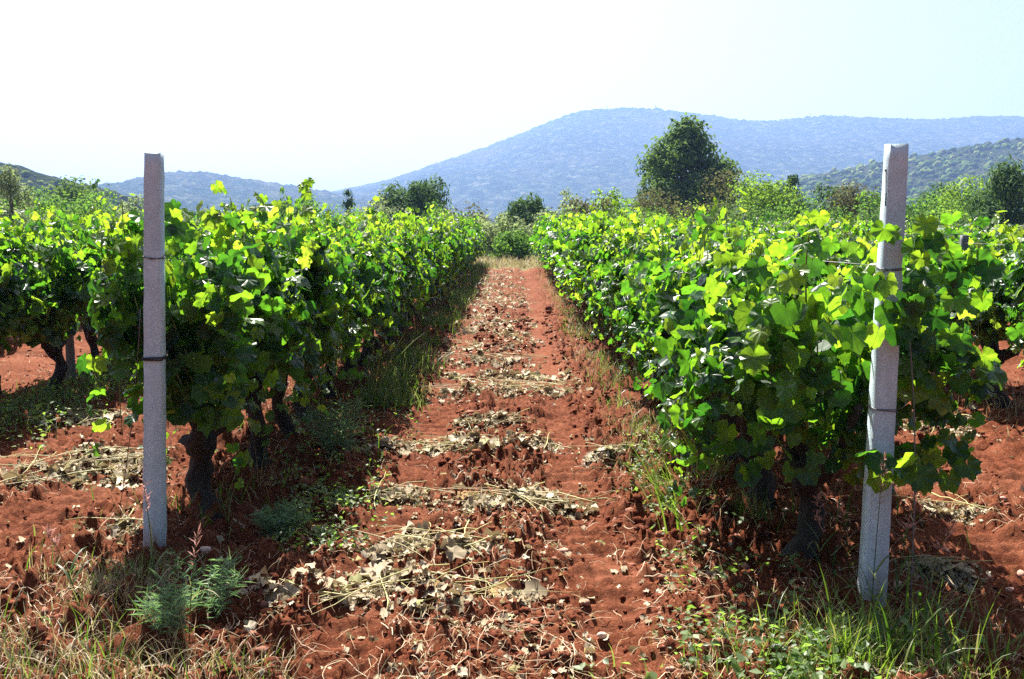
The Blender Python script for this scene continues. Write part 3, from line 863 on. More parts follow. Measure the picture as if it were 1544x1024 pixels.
# ------------------------------------------------------------------ VINES
ROWTXT = {'L1': 'the row left of the path', 'R1': 'the row right of the path', 'L2': 'the outer left row', 'R2': 'the outer right row',
          'L3': 'the third row out on the left', 'R3': 'the third row out on the right', 'R4': 'the fourth row out on the right', 'R5': 'the fifth row out on the right'}
START = {'L1': 4.98, 'R1': 4.42, 'L2': 7.0, 'R2': 6.3, 'L3': 10.4, 'R3': 10.5, 'R4': 13, 'R5': 16}
rng = np.random.default_rng(77)
n_leaf = 0
for rk, rx in ROWS.items():
    yv = START[rk]; k = 0
    while yv < END_Y:
        k += 1
        xx = rx + rng.normal(0, .035)
        if rk == 'R1': xx -= .16 * max(0, 1 - (yv - 4.4) / 3)
        e = empty('grapevine', (xx, yv, gz(xx, yv)))
        main = rk in ('L1', 'R1')
        near = (main and yv < 12.2) or (rk in ('L2', 'R2') and yv < 12.0)
        tr = obj('trunk', TRUNKS[int(rng.integers(len(TRUNKS))) if k > 1 or rk != 'R1' else 3], e)
        tr.rotation_euler = (0, 0, rng.choice([0, math.pi]) + rng.uniform(-.3, .3))
        sc = rng.uniform(.9, 1.15) * (1.18 if k == 1 and main else 1.1); tr.scale = (sc, sc, rng.uniform(.95, 1.1))
        if near:
            first = k == 1 and main
            w = {'L1': .33, 'R1': .46, 'L2': .42, 'R2': .45}[rk]
            if rk == 'L1': w = .24 + .16 * min(1, (yv - 5) / 4)
            zlo = .25 if rk == 'R1' else .27
            if rk in ('L2', 'R2'): zlo = .56
            ztop = {'L1': 1.52, 'R1': 1.42, 'L2': 1.60, 'R2': 1.36}[rk] + (.06 * max(0, yv - 7) / 5 if main else 0) + ({'L1': .15, 'R1': .05, 'L2': 0, 'R2': 0}[rk] if yv < 7.5 else 0) + (.08 if rk == 'L2' else 0)
            sz = (.063 if yv < 6.5 else .067) if main else .070
            P, Nn, Tt, S, Yg, curves = vine_layout(rng, 34 if first else 33, w, zlo, ztop, 39, 1.1 if first else 0.0, sz)
            if first:      # leaves of the row's end that wrap round the post
                m = 250 if rk == 'R1' else 130
                if rk == 'R1':
                    u = rng.uniform(-1, 1, m); ex = np.where(rng.random(m) < .6, rng.uniform(.05, .40, m), u * .42)
                    ez = rng.uniform(.5, 1.50, m)
                    E = np.stack([ex, rng.uniform(-.62, -.30, m) + .12 * np.abs(ex), ez], 1)
                else:
                    E = np.stack([rng.uniform(-.24, .30, m), rng.uniform(-.50, -.2, m), rng.uniform(.55, 1.55, m)], 1)
                P = np.concatenate([P, E])
                Nn = np.concatenate([Nn, np.array([0.1, -.8, .5]) + rng.normal(0, .4, (m, 3))])
                Tt = np.concatenate([Tt, np.array([0, -.2, -1.0]) + rng.normal(0, .35, (m, 3))])
                S = np.concatenate([S, sz * rng.uniform(.7, 1.15, m)])
            nfix = 0
            if first and rk == 'R1':
                m = 58; fz = np.concatenate([rng.uniform(1.12, 1.58, 44), rng.uniform(.58, .74, 14)])
                E = np.stack([rx_ + np.where(rng.random(m) < .6, rng.normal(.05, .07, m), rng.uniform(.05, .34, m)) - xx, ry_ - rng.uniform(.075, .22, m) - yv, fz], 1)
                P = np.concatenate([P, E]); Nn = np.concatenate([Nn, np.array([0, -.9, .35]) + rng.normal(0, .35, (m, 3))])
                Tt = np.concatenate([Tt, np.array([0, -.1, -1.0]) + rng.normal(0, .3, (m, 3))]); S = np.concatenate([S, sz * rng.uniform(.7, 1.1, m)]); nfix = m
            # keep leaves out of the end post
            wx, wy = P[:, 0] + xx, P[:, 1] + yv
            pxp, pyp = (lx + .03, ly) if rk == 'L1' else (rx_, ry_)
            bad = (np.abs(wx - pxp) < .13) & (np.abs(wy - pyp) < .15)
            if rk == 'R1':
                front = (np.abs(wx - pxp) < .20) & (wy < pyp + .2) & ((P[:, 2] < .62) | (P[:, 2] > 1.30)) 
            else:
                front = (np.abs(wx - pxp) < .17) & (wy < pyp + .1)
            ok = ~(bad | front)
            if nfix: ok[-nfix:] = True
            Yg = np.concatenate([Yg, rng.random(len(P) - len(Yg)) < .15])
            P, Nn, Tt, S, Yg = P[ok], Nn[ok], Tt[ok], S[ok], Yg[ok]
            x_, t_, n_ = frames(Nn, Tt)
            # the outermost 280 are single leaves, the inner ones one mass
            key = np.abs(P[:, 0]) / w + np.clip((P[:, 2] - 1.2) * 1.5, 0, 1) + (-P[:, 1] * .8 if first else 0) + rng.uniform(0, .25, len(P))
            order = np.argsort(-key)
            cap = 295
            for i in order[:cap]:
                put_leaf('leaf', (LEAF_YOUNG_LIT if Yg[i] else LEAF_ME)[int(rng.integers(len(LEAF_ME)))], e, P[i], x_[i], t_[i], n_[i], S[i]); n_leaf += 1
            rest = order[cap:]
            if len(rest):
                f = obj('foliage', leaves_merged('foliage', rng, P[rest], Nn[rest], Tt[rest], S[rest], LEAF_LO, M_VINE, Yg[rest]), e)
                f['kind'] = 'stuff'
            for C in curves[::2]:
                obj('shoot', tubes_mesh('shoot', [tube(C[::3] if len(C) > 6 else C, np.linspace(.0055, .0025, len(C[::3])), 4, False)], M_SHOOT), e)
            if main:
                for q in range(3):
                    bsd = 1 if rk == 'L1' else -1
                    b_ = obj('grape_bunch', BUNCH, e, (bsd * (w + rng.uniform(-.12, .0)), rng.uniform(-.4, .4), rng.uniform(.55, .85)))
                    b_.rotation_euler = (0, 0, rng.uniform(0, 6)); b_.scale = (.6, .6, .6)
            if main:
                pos = ['', 'nearest', 'second', 'third', 'fourth', 'fifth', 'sixth', 'seventh', 'eighth', 'ninth', 'tenth'][k]
                if k == 1:
                    lab = ('leafy grapevine with thick dark trunk just behind the left concrete post' if rk == 'L1'
                           else 'broad leafy grapevine wrapping its leaves around the right concrete post')
                else:
                    lab = f'grapevine in {ROWTXT[rk]}, {pos} trunk back from its concrete post'
            else:
                lab = f'grapevine in {ROWTXT[rk]}, {["", "first", "second", "third", "fourth", "fifth", "sixth", "seventh"][k]} from its visible near end'
            tag(e, lab, 'grapevine', f'grapevines of {ROWTXT[rk]}')
        else:
            far = yv > 21 or not (main or rk in ('L2', 'R2'))
            fol = (FOL_FAR if far else FOL_MID)
            f = obj('foliage', fol[int(rng.integers(len(fol)))], e)
            f['kind'] = 'stuff'
            f.rotation_euler = (0, 0, (0 if rng.random() < .5 else math.pi) + rng.uniform(-.08, .08))
            g = 1.0 + .12 * np.clip((yv - 12) / 24, 0, 1)
            ws = 1.0 if not rk == 'L1' else .95
            if rk == 'R1': ws = 1.1
            if rk in ('R3', 'R4', 'R5', 'R2'): g *= .90 if rk != 'R2' else .95
            f.scale = (ws * rng.uniform(.9, 1.1), rng.uniform(.98, 1.12), g * rng.uniform(.96, 1.03))
            tag(e, f'green grapevine far along {ROWTXT[rk]}, merging into its leafy hedge', 'grapevine', f'far grapevines of {ROWTXT[rk]}')
        yv += rng.uniform(.82, 1.0)
print('leaf objects', n_leaf)

# a few stray shoots and hanging leaves that catch the eye: these belong to the nearest vines
# ------------------------------------------------------------------ SOIL DEBRIS
rng = np.random.default_rng(101)
def scatter_ground(n, ymin, ymax, xlim, rng, dens=1.6):
    u = rng.random(n); y = ymin * (ymax / ymin) ** (u ** 1.0)
    x = rng.uniform(-1, 1, n) * np.minimum(xlim, .60 * y + .6)
    return x, y
x, y = scatter_ground(27000, 2.9, 18, 6, rng)
x = np.where(rng.random(len(x)) < .45, rng.uniform(-1.25, 1.25, len(x)), x)
k = rng.random(len(x)) > .96 * track(x, y); x, y = x[k], y[k]
r = (1 + (y - 4) / 12) * (.005 + .013 * rng.random(len(x)) ** 2.0 + .014 * rng.random(len(x)) * (rng.random(len(x)) < .06)) * (.5 + .9 * vnoise(x * 2.2, y * 1.6, 77))
z = soil_h(x, y)
o = blobs('soil_clods', x, y, z + r * .15, r, rng, M_CLOD, ICO1, (.45, .9), .65, label='crumbly red soil clods', smooth=False)
# bigger single stones lying about
n = 70
x, y = scatter_ground(n, 3.3, 12, 5, rng)
ST = []
for i in range(4):
    V, F = ICO2; V = V * (1 + .28 * (rng.random((len(V), 1)) - .5)) * np.array([1, .75, .5])
    ST.append(mesh_np('stone', V, F, M_STONE, True))
for i in range(n):
    o = obj('stone', ST[i % 4], None, (x[i], y[i], gz(x[i], y[i]) + .006))
    s = rng.uniform(.012, .034); o.scale = (s, s, s); o.rotation_euler = (rng.normal(0, .2), rng.normal(0, .2), rng.uniform(0, 6))
    tag(o, 'small pale pinkish stone lying loose on the red soil', 'stone', 'small pale stones scattered on the red soil')

# straw: thin flat curved strips lying on the soil
def strands(name, x, y, L, w, rng, mat, lift=.008, seg=4, zfun=soil_h, arch=.02, label=None, ang=None):
    n = len(x); a = rng.uniform(0, 2 * np.pi, n) if ang is None else ang
    t = np.linspace(-.5, .5, seg + 1)
    bend = rng.normal(0, .28, n)
    th = a[:, None] + bend[:, None] * t[None] * 2
    px = x[:, None] + L[:, None] * t[None] * np.cos(th); py = y[:, None] + L[:, None] * t[None] * np.sin(th)
    pz = zfun(px.ravel(), py.ravel()).reshape(px.shape)
    pz = .5 * pz + .5 * pz.max(axis=1, keepdims=True) + lift + arch * rng.random((n, 1)) * (1 - (2 * t[None]) ** 2)
    nxv, nyv = -np.sin(th), np.cos(th)
    tl = rng.normal(0, .4, (n, 1))
    A = np.stack([px + nxv * w[:, None], py + nyv * w[:, None], pz + w[:, None] * tl], -1)
    B = np.stack([px - nxv * w[:, None], py - nyv * w[:, None], pz - w[:, None] * tl], -1)
    V = np.stack([A, B], 2).reshape(n, -1, 3); k = 2 * (seg + 1)
    f = np.array([(2 * i, 2 * i + 1, 2 * i + 3, 2 * i + 2) for i in range(seg)])
    F = (f[None] + (np.arange(n) * k)[:, None, None]).reshape(-1, 4)
    o = obj(name, mesh_np(name, V.reshape(-1, 3), F, mat, True))
    return tag(o, kind='stuff', label=label)
x, y = scatter_ground(15000, 2.9, 30, 8, rng)
keep = (vnoise(x * 1.3, y * .9, 301) > .42) & (rng.random(len(x)) > .7 * track(x, y))
x, y = x[keep], y[keep]; n = len(x)
strands('straw', x, y, rng.uniform(.03, .15, n), rng.uniform(.0006, .0015, n), rng, M_STRAW, seg=5, label='dry straw strewn over the red soil')
x = np.concatenate([rng.uniform(-3.0, 1.6, 500), rng.uniform(-3.2, -.9, 450)]); y = np.concatenate([rng.uniform(2.9, 3.75, 500), rng.uniform(2.9, 4.2, 450)]); n = len(x)
strands('dry_straw_mat', x, y, rng.uniform(.04, .18, n), rng.uniform(.0005, .0013, n), rng, M_STRAW, lift=.010, arch=.03, seg=5, label='mat of dry straw along the near edge of the field')
# loose withered leaf bits
n = 5200
x, y = scatter_ground(n, 2.9, 34, 7, rng)
x = np.where(rng.random(n) < .5, rng.normal(-.1, .42, n), x)
keep = (vnoise(x * .9, y * 1.4, 311) > .45) & (rng.random(n) > .6 * track(x, y))
x, y = x[keep], y[keep]; n = len(x)
P = np.stack([x, y, soil_h(x, y) + .012], 1)
me = leaves_merged('leaf_crumbs', rng, P, np.array([0, 0, 1.]) + rng.normal(0, .45, (n, 3)), rng.normal(0, 1, (n, 3)), rng.uniform(.008, .030, n), [(a[1], a[2], np.zeros((len(a[1]), 2))) for a in DRY_ME], M_DRY)
tag(obj('leaf_crumbs', me), kind='stuff', label='crumbled dry leaves on the red soil')

# heaps of withered prunings across the path
HEAPS = [  # px, py, width px, depth m, weight, label
    (610, 893, 430, .20, 1.0, 'long ragged heap of withered vine prunings across the path, nearest the camera'),
    (660, 818, 250, .16, .9, 'grey heap of curled dry leaves mid-path, just beyond the long nearest heap'),
    (790, 757, 210, .22, 1.0, 'heap of dry vine canes fanned out over withered leaves on the right wheel track'),
    (612, 742, 90, .10, .5, 'small patch of flat dry leaves on the left wheel track'),
    (690, 676, 320, .22, 1.0, 'wide pale heap of dry prunings reaching from the left verge to the right wheel track'),
    (735, 640, 110, .14, .5, 'small loose scatter of dry leaves just beyond the wide pale heap'),
    (765, 592, 220, .28, 1.0, 'pale heap of dry leaves and canes halfway along the path'),
    (770, 566, 190, .22, .9, 'flat pale heap of prunings directly beyond the halfway heap'),
    (745, 545, 150, .22, .7, 'thin low heap of prunings on the path where the left verge grass begins'),
    (110, 714, 260, .26, 1.0, 'broad pale heap of dry prunings on the soil left of the left concrete post'),
    (118, 632, 130, .20, .9, 'bright pale heap of dry leaves beside the weedy strip of the outer left row'),
    (185, 690, 130, .18, .7, 'tangle of dry canes on the soil just behind the left concrete post'),
    (178, 818, 60, .08, .4, 'small clump of grey dry leaves left of the foot of the left concrete post'),
    (75, 727, 80, .08, .4, 'dark curled leaf clump at the front of the broad left heap'),
    (1420, 872, 75, .06, .4, 'short strip of pale dry leaves on the soil right of the right concrete post'),
    (1425, 757, 80, .12, .5, 'pale dry leaf clump on the red soil behind the right concrete post'),
    (1420, 640, 130, .3, .8, 'pale litter of dry leaves under the outer right row'),
    (925, 690, 70, .05, .3, 'few dry leaves on the right edge of the path'),
]
rng = np.random.default_rng(202)
cane_me = []
for i in range(6):
    L = rng.uniform(.5, 1.0); t = np.linspace(-.5, .5, 8)
    Pc = np.stack([L * t, .10 * L * np.sin(t * 3 + rng.uniform(0, 6)), .025 * L * (1 - (2 * t) ** 2) + .02 * rng.random(8)], 1)
    Vt, Ft = tube(Pc, np.linspace(.0042, .0018, 8), 5)
    cane_me.append(tubes_mesh('dry_cane', [(Vt, Ft)], M_CANE))
def heap(cx, cy, wid, dep, wgt, label, near=True, grp=None):
    e = empty('pruning_heap', (cx, cy, gz(cx, cy)))
    tag(e, label, 'heap', grp or 'heaps of withered vine prunings')
    n = int(min(400, 330 * wgt * (wid / 1.0 + .25))) if near else int(110 * wgt * (wid + .3))
    if not near: n = min(n, 330)
    u = np.where(rng.random(n) < .5, rng.uniform(-1, 1, n), rng.normal(0, .45, n)).clip(-1.15, 1.15); v = rng.normal(0, .75, n)
    skew = rng.uniform(-.15, .15)
    clump = vnoise(u * 3.1 + cx * 7, v * 0.7 + cy * 3, 5)
    x = u * wid / 2; y = v * dep * (.35 + clump) * .8 + skew * x + .10 * np.sin(u * 4 + cx * 9) * wid
    if near:
        kp = rng.random(n) < np.clip((vnoise(x * 5 + cx * 3, y * 6 + cy * 5, 15) - .30) * 3.2, .06, 1); x, y, u, v, clump = x[kp], y[kp], u[kp], v[kp], clump[kp]; n = len(x)
    gzv = soil_h(x + cx, y + cy) - e.location[2]
    hgt = (1 - np.abs(v) * .6).clip(.1, 1) * (.028 * wgt + .008) * (.3 + clump)
    P = np.stack([x, y, gzv + .012 + rng.random(n) * hgt], 1)
    Nn = np.array([0, -.10, 1.]) + rng.normal(0, .36, (n, 3)); Tt = rng.normal(0, 1, (n, 3))
    S = .012 + .055 * rng.random(n) ** 2.2
    if near:
        a, b, c = frames(Nn, Tt)
        for i in range(n):
            put_leaf('withered_leaf', DRY_ME[int(rng.integers(7))][0], e, P[i], a[i], b[i], c[i], S[i])
    else:
        obj('withered_leaves', leaves_merged('withered_leaves', rng, P, Nn, Tt, S * 1.15, [(q[1], q[2], np.zeros((len(q[1]), 2))) for q in DRY_ME], M_DRY), e)['kind'] = 'stuff'
    if near:   # finer broken leaf between the larger ones
        q = rng.integers(0, n, 500); Pf = P[q] + rng.normal(0, 1, (500, 3)) * np.array([.05, .05, .004])
        Pf[:, 2] = soil_h(Pf[:, 0] + cx, Pf[:, 1] + cy) - e.location[2] + .006 + rng.random(500) * hgt[q] * .8
        obj('leaf_litter', leaves_merged('leaf_litter', rng, Pf, np.array([0, 0, 1.]) + rng.normal(0, .6, (500, 3)), rng.normal(0, 1, (500, 3)), rng.uniform(.008, .026, 500), [(q_[1], q_[2], np.zeros((len(q_[1]), 2))) for q_ in DRY_ME], M_DRY), e)['kind'] = 'stuff'
    for i in range(int((16 if near else 6) * wgt * (wid + .4))):
        u = rng.uniform(-.9, .9)
        c = obj('dry_cane', cane_me[int(rng.integers(6))], e, (u * wid / 2, rng.normal(0, .3) * dep + skew * u * wid / 2, .035 + .03 * rng.random()))
        c.rotation_euler = (rng.normal(0, .12), rng.normal(0, .06), rng.choice([0, math.pi]) + rng.normal(0, 1.0))
        s = rng.uniform(.3, .9); c.scale = (s, s, s)
    return e
for px, py, wp, dep, wg, lab in HEAPS:
    cx, cy_ = gnd(px, py)
    wid = wp / F_PX * cy_
    heap(cx, cy_, wid, dep, wg, lab)
FAR_H = [(740, 524, 150), (800, 512, 90), (760, 503, 130), (735, 494, 100), (780, 484, 120), (750, 475, 90), (778, 466, 110), (755, 459, 95), (790, 455, 60), (768, 447, 100), (752, 440, 70),
         (780, 434, 80), (762, 427, 80), (775, 420, 70), (758, 414, 60), (778, 409, 60)]
for px, py, wp in FAR_H:
    cx, cy_ = gnd(px - 18, py)
    heap(cx, cy_, wp * .85 / F_PX * cy_, .7, .8, 'low pale heap of dry prunings on the distant half of the path', near=False, grp='low heaps of prunings on the distant path')

# ------------------------------------------------------------------ GRASS AND WEEDS
def blades(name, x, y, L, w, rng, mat, curl=.6, seg=4, label=None, lean=None, zfun=soil_h, parent=None, raw=False, kind='stuff'):
    n = len(x)
    a = rng.uniform(0, 2 * np.pi, n) if lean is None else lean
    tilt0 = np.abs(rng.normal(.18, .18, n)); cu = rng.uniform(.2, 1.0, n) * curl
    t = np.linspace(0, 1, seg + 1)
    ang = tilt0[:, None] + cu[:, None] * 1.8 * t[None] ** 1.3
    dl = L[:, None] / seg
    dx = np.concatenate([np.zeros((n, 1)), np.cumsum(np.sin(ang[:, 1:]) * dl, 1)], 1)
    dz = np.concatenate([np.zeros((n, 1)), np.cumsum(np.cos(ang[:, 1:]) * dl, 1)], 1)
    z0 = zfun(x, y)
    px = x[:, None] + dx * np.cos(a)[:, None]; py = y[:, None] + dx * np.sin(a)[:, None]; pz = z0[:, None] + dz - .01
    tp = a + np.pi / 2 + rng.normal(0, .5, n)
    ww = w[:, None] * (1 - t[None] ** 1.7 * .94)
    ox, oy = np.cos(tp)[:, None] * ww, np.sin(tp)[:, None] * ww
    V = np.stack([np.stack([px + ox, py + oy, pz], -1), np.stack([px - ox, py - oy, pz], -1)], 2).reshape(n, -1, 3)
    k = 2 * (seg + 1)
    f = np.array([(2 * i, 2 * i + 1, 2 * i + 3, 2 * i + 2) for i in range(seg)])
    F = (f[None] + (np.arange(n) * k)[:, None, None]).reshape(-1, 4)
    if raw:
        return V.reshape(-1, 3), F
    o = obj(name, mesh_np(name, V.reshape(-1, 3), F, mat, True), parent)
    return tag(o, kind=kind, label=label)

rng = np.random.default_rng(303)
def patchy(x, y, s, th, seed):
    k = vnoise(x * s, y * s, seed) > th
    return x[k], y[k]
def verge(n, x0, x1, y0, y1, th, seed, power=1.0):
    y = y0 * (y1 / y0) ** rng.random(n)
    x = rng.normal((x0 + x1) / 2, abs(x1 - x0) / 3.2, n)
    return patchy(x, y, 1.7, th, seed)
# green grass at the foot of the left row (beyond 7 m), thinner nearer
x, y = verge(7000, -1.28, -.86, 8.0, 36, .42, 401); n = len(x)
blades('verge_grass', x, y, rng.uniform(.10, .34, n), rng.uniform(.0025, .006, n), rng, M_GRASS, label='green grass along the foot of the left row')
x, y = verge(2600, .78, 1.15, 6.5, 36, .46, 402); n = len(x)
blades('verge_grass', x, y, rng.uniform(.06, .22, n), rng.uniform(.002, .005, n), rng, M_GRASS, label='thin grass along the foot of the right row')
x, y = verge(3500, .75, 1.2, 5.5, 30, .40, 412); n = len(x)
blades('dry_verge_grass', x, y, rng.uniform(.06, .22, n), rng.uniform(.0015, .003, n), rng, M_DRYGRASS, curl=.9, label='pale dry grass along the foot of the right row')
# weeds under the rows
for rk, seed in (('L1', 403), ('R1', 404), ('L2', 405), ('R2', 406)):
    n = 1300; y = 4.6 * (30 / 4.6) ** rng.random(n); x = ROWS[rk] + rng.normal(0, .30, n); x, y = patchy(x, y, 1.2, .42, seed); n = len(x)
    blades('row_weeds', x, y, rng.uniform(.05, .25, n), rng.uniform(.002, .005, n), rng, M_GRASS if rk != 'R2' else M_DRYGRASS, label=f'weedy grass under the vines of {ROWTXT[rk]}')
# outer left row: dense shaded weeds at its foot
x = rng.normal(-3.85, .22, 3000); y = rng.uniform(7, 14, 3000); n = len(x)
blades('row_weeds', x, y, rng.uniform(.06, .22, n), rng.uniform(.002, .005, n), rng, M_GRASS, label='low weeds beside the outer left row')
# dry grass strip in the near left corner and along the bottom
n = 1100
x = rng.uniform(-2.4, -.75, n); y = 2.85 + np.abs(rng.normal(0, .34, n)); x, y = patchy(x, y, 2.3, .33, 407); n = len(x)
blades('dry_field_grass', x, y, rng.uniform(.05, .24, n), rng.uniform(.0012, .0028, n), rng, M_DRYGRASS, curl=1.1, label='dry yellow grass in the near left corner')
n = 1100
x = rng.uniform(-.9, 1.0, n); y = 2.85 + np.abs(rng.normal(0, .16, n)); n = len(x)
blades('dry_field_grass', x, y, rng.uniform(.03, .14, n), rng.uniform(.001, .0024, n), rng, M_DRYGRASS, curl=1.1, label='short dry grass along the near edge of the path')
n = 1000
x = rng.uniform(-2.4, -.8, n); y = 2.85 + np.abs(rng.normal(0, .5, n)); x, y = patchy(x, y, 1.8, .5, 408); n = len(x)
blades('field_grass', x, y, rng.uniform(.05, .2, n), rng.uniform(.0015, .0035, n), rng, M_GRASS, label='green grass sprouting in the near left corner')
# green grass in the near right corner
n = 1000
ang_ = rng.uniform(0, 6.28, n); rr_ = np.abs(rng.normal(0, .38, n))
x = 1.15 + rr_ * np.cos(ang_) * .95; y = 3.22 + rr_ * np.sin(ang_) * .6; n = len(x)
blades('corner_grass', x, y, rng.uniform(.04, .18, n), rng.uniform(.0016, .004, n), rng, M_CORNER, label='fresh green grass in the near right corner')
n = 240
x = rng.normal(1.38, .22, n); y = rng.normal(3.45, .16, n)
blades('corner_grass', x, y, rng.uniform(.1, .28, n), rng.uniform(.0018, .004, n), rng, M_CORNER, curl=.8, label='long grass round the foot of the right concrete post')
# far end of the path
x = rng.uniform(-1.6, 1.9, 2600); y = rng.uniform(END_Y - 1.5, END_Y + 6, 2600); n = len(x)
blades('dry_field_grass', x, y, rng.uniform(.1, .4, n), rng.uniform(.006, .014, n), rng, M_DRYGRASS, label='dry grass closing off the far end of the path')

# low broad-leaved herbs
def herbs(name, x, y, rng, size, hgt, label, mat=M_HERB, per=9):
    n = len(x); P = np.repeat(np.stack([x, y, soil_h(x, y)], 1), per, 0) + rng.normal(0, 1, (n * per, 3)) * np.array([.03, .03, 0]) + np.array([0, 0, 1]) * rng.uniform(.005, hgt, (n * per, 1))
    m = len(P); Nn = np.array([0, 0, 1.]) + rng.normal(0, .5, (m, 3)); Tt = rng.normal(0, 1, (m, 3))
    V0 = np.array([[0, 0, 0], [.32, .45, .06], [0, 1, -.1], [-.32, .45, .06]]); F0 = np.array([[0, 1, 2], [0, 2, 3]])
    me = leaves_merged(name, rng, P, Nn, Tt, rng.uniform(.5, 1.2, m) * size, [(V0, F0, np.zeros((4, 2)))], mat)
    return tag(obj(name, me), kind='stuff', label=label)
x = rng.normal(.92, .12, 120); y = 3.3 + rng.random(120) ** 1.3 * 3.6; x2 = x; herbs('herbs', x, y, rng, .035, .07, 'small leafy weeds along the right edge of the path')
x = np.concatenate([rng.normal(-.98, .10, 130), rng.normal(-1.15, .2, 160)]); y = np.concatenate([rng.uniform(4.4, 5.6, 130), rng.uniform(5, 9, 160)]); herbs('herbs', x, y, rng, .032, .08, 'small leafy weeds along the left edge of the path')
x = rng.normal(1.0, .25, 80); y = rng.normal(3.2, .16, 80); herbs('herbs', x, y, rng, .04, .10, 'leafy weeds in the near right corner')
x = rng.normal(-3.75, .25, 500); y = rng.uniform(6.5, 13, 500); herbs('herbs', x, y, rng, .04, .16, 'leafy weeds beside the outer left row')

# feathery bluish weeds: single plants
def feathery(px, py, h, rad, nst, label, seed):
    rg = np.random.default_rng(seed); cx, cy_ = gnd(px, py)
    e = empty('feathery_weed', (cx, cy_, gz(cx, cy_)))
    tag(e, label, 'weed', 'feathery bluish green weeds')
    st, Vs, Fs, nn = [], [], [], 0
    for i in range(nst):
        a = rg.uniform(0, 6.28); rr = rad * math.sqrt(rg.random())
        b = np.array([rr * .4 * math.cos(a), rr * .4 * math.sin(a), -.01]); c = np.array([rr * math.cos(a), rr * math.sin(a), h * rg.uniform(.45, 1.0)])
        C = bez(b, (b + c) / 2 + np.array([0, 0, h * .2]), c, 9)
        st.append(tube(C, np.linspace(.0022, .0009, 9), 4, False))
        m = 34
        k = rg.integers(1, 9, m); P = C[k] + rg.normal(0, .006, (m, 3))
        d = norm(rg.normal(0, 1, (m, 3)) * np.array([1, 1, .5]) + np.array([0, 0, .55])); L = rg.uniform(.03, .085, m)
        s = norm(np.cross(d, rg.normal(0, 1, (m, 3)))) * rg.uniform(.0008, .0018, (m, 1))
        V = np.stack([P - s, P + s, P + d * L[:, None] * .6 + s * .8 + np.array([0, 0, .004]), P + d * L[:, None]], 1)
        Vs.append(V.reshape(-1, 3)); Fs.append((np.array([[0, 1, 2, 3]])[None] + (np.arange(m) * 4)[:, None, None]).reshape(-1, 4) + nn); nn += m * 4
    obj('stem', tubes_mesh('stem', st, M_FEATHER), e)['kind'] = 'stuff'
    obj('frond', mesh_np('frond', np.concatenate(Vs), np.concatenate(Fs), M_FEATHER), e)['kind'] = 'stuff'
feathery(300, 940, .22, .19, 18, 'large feathery blue-green weed at the foot of the left concrete post', 1)
feathery(255, 985, .15, .10, 12, 'small feathery weed in front of the larger one by the left concrete post', 2)
feathery(512, 690, .34, .22, 40, 'big feathery grey-green weed under the second vine left of the path', 3)
feathery(425, 815, .14, .12, 22, 'low feathery weed at the left edge of the path, under the nearest left vine', 4)
feathery(735, 384, .9, .5, 30, 'tall pale weed at the far left corner of the path end', 5)

# seed grass beside the right post, and long drooping grass tussocks
def seed_stalk(x, y, h, lean, label, rg, tuft=True, grp='seeding grass stalks by the right concrete post'):
    e = empty('seed_grass', (x, y, gz(x, y)))
    tag(e, label, 'grass stalk', grp)
    top = np.array([lean[0], lean[1], h]); C = bez(np.array([0, 0, -.02]), np.array([lean[0] * .3, lean[1] * .3, h * .6]), top, 9)
    obj('stem', tubes_mesh('stem', [tube(C, np.linspace(.0022, .0011, 9), 5, False)], M_GRASS), e)
    Vs, Fs, nn = [], [], 0
    m = 34
    tt = rg.uniform(.68, 1.0, m); k = (tt * 8).astype(int).clip(0, 7); P = C[k] + (C[k + 1] - C[k]) * ((tt * 8) % 1)[:, None]
    d = norm(np.stack([rg.normal(0, .6, m), rg.normal(0, .6, m), rg.uniform(.3, 1.2, m)], 1)); L = rg.uniform(.012, .05, m)
    s = norm(np.cross(d, rg.normal(0, 1, (m, 3)))) * rg.uniform(.0015, .0032, (m, 1))
    V = np.stack([P, P + d * L[:, None] * .5 + s, P + d * L[:, None], P + d * L[:, None] * .5 - s], 1)
    obj('seed_head', mesh_np('seed_head', V.reshape(-1, 3), (np.arange(m * 4).reshape(-1, 4)), M_SEED), e)
    for q in range(4):
        zb = rg.uniform(.05, h * .5); a = rg.uniform(0, 6.28); LL = rg.uniform(.14, .3)
        i = int(zb / h * 8); B0 = C[i]; B2 = B0 + np.array([math.cos(a) * LL * .8, math.sin(a) * LL * .8, LL * .25]); Cb = bez(B0, (B0 + B2) / 2 + np.array([0, 0, LL * .35]), B2, 6)
        sd = norm(np.cross(B2 - B0, np.array([0, 0, 1.]))); wv = np.array([.003, .0045, .0042, .0034, .002, .0004])[:, None]
        V = np.stack([Cb - sd * wv, Cb + sd * wv], 1).reshape(-1, 3)
        obj('blade', mesh_np('blade', V, np.array([(2 * j, 2 * j + 1, 2 * j + 3, 2 * j + 2) for j in range(5)]), M_GRASS, True), e)
rg = np.random.default_rng(55)
for px, py, h, lx_, lab in ((1282, 905, .40, -.06, 'seeding grass stalk with pinkish head left of the right concrete post, reaching highest'),
                       (1262, 890, .30, -.1, 'short seeding grass stalk, second from the right concrete post on its left side'),
                       (1235, 880, .34, -.03, 'seeding grass stalk with pale pink head standing against the dark shade under the nearest right vine'),
                       (1312, 950, .62, .03, 'tall seeding grass stalk with pink head in front of the right concrete post'),
                       (1345, 955, .52, .09, 'seeding grass stalk leaning right from the foot of the right concrete post'),
                       (1375, 965, .42, .12, 'low seeding grass stalk leaning over the dark shadow right of the right concrete post')):
    xx, yy = gnd(px, py); seed_stalk(xx, yy, h, (lx_, rg.normal(0, .03)), lab, rg)
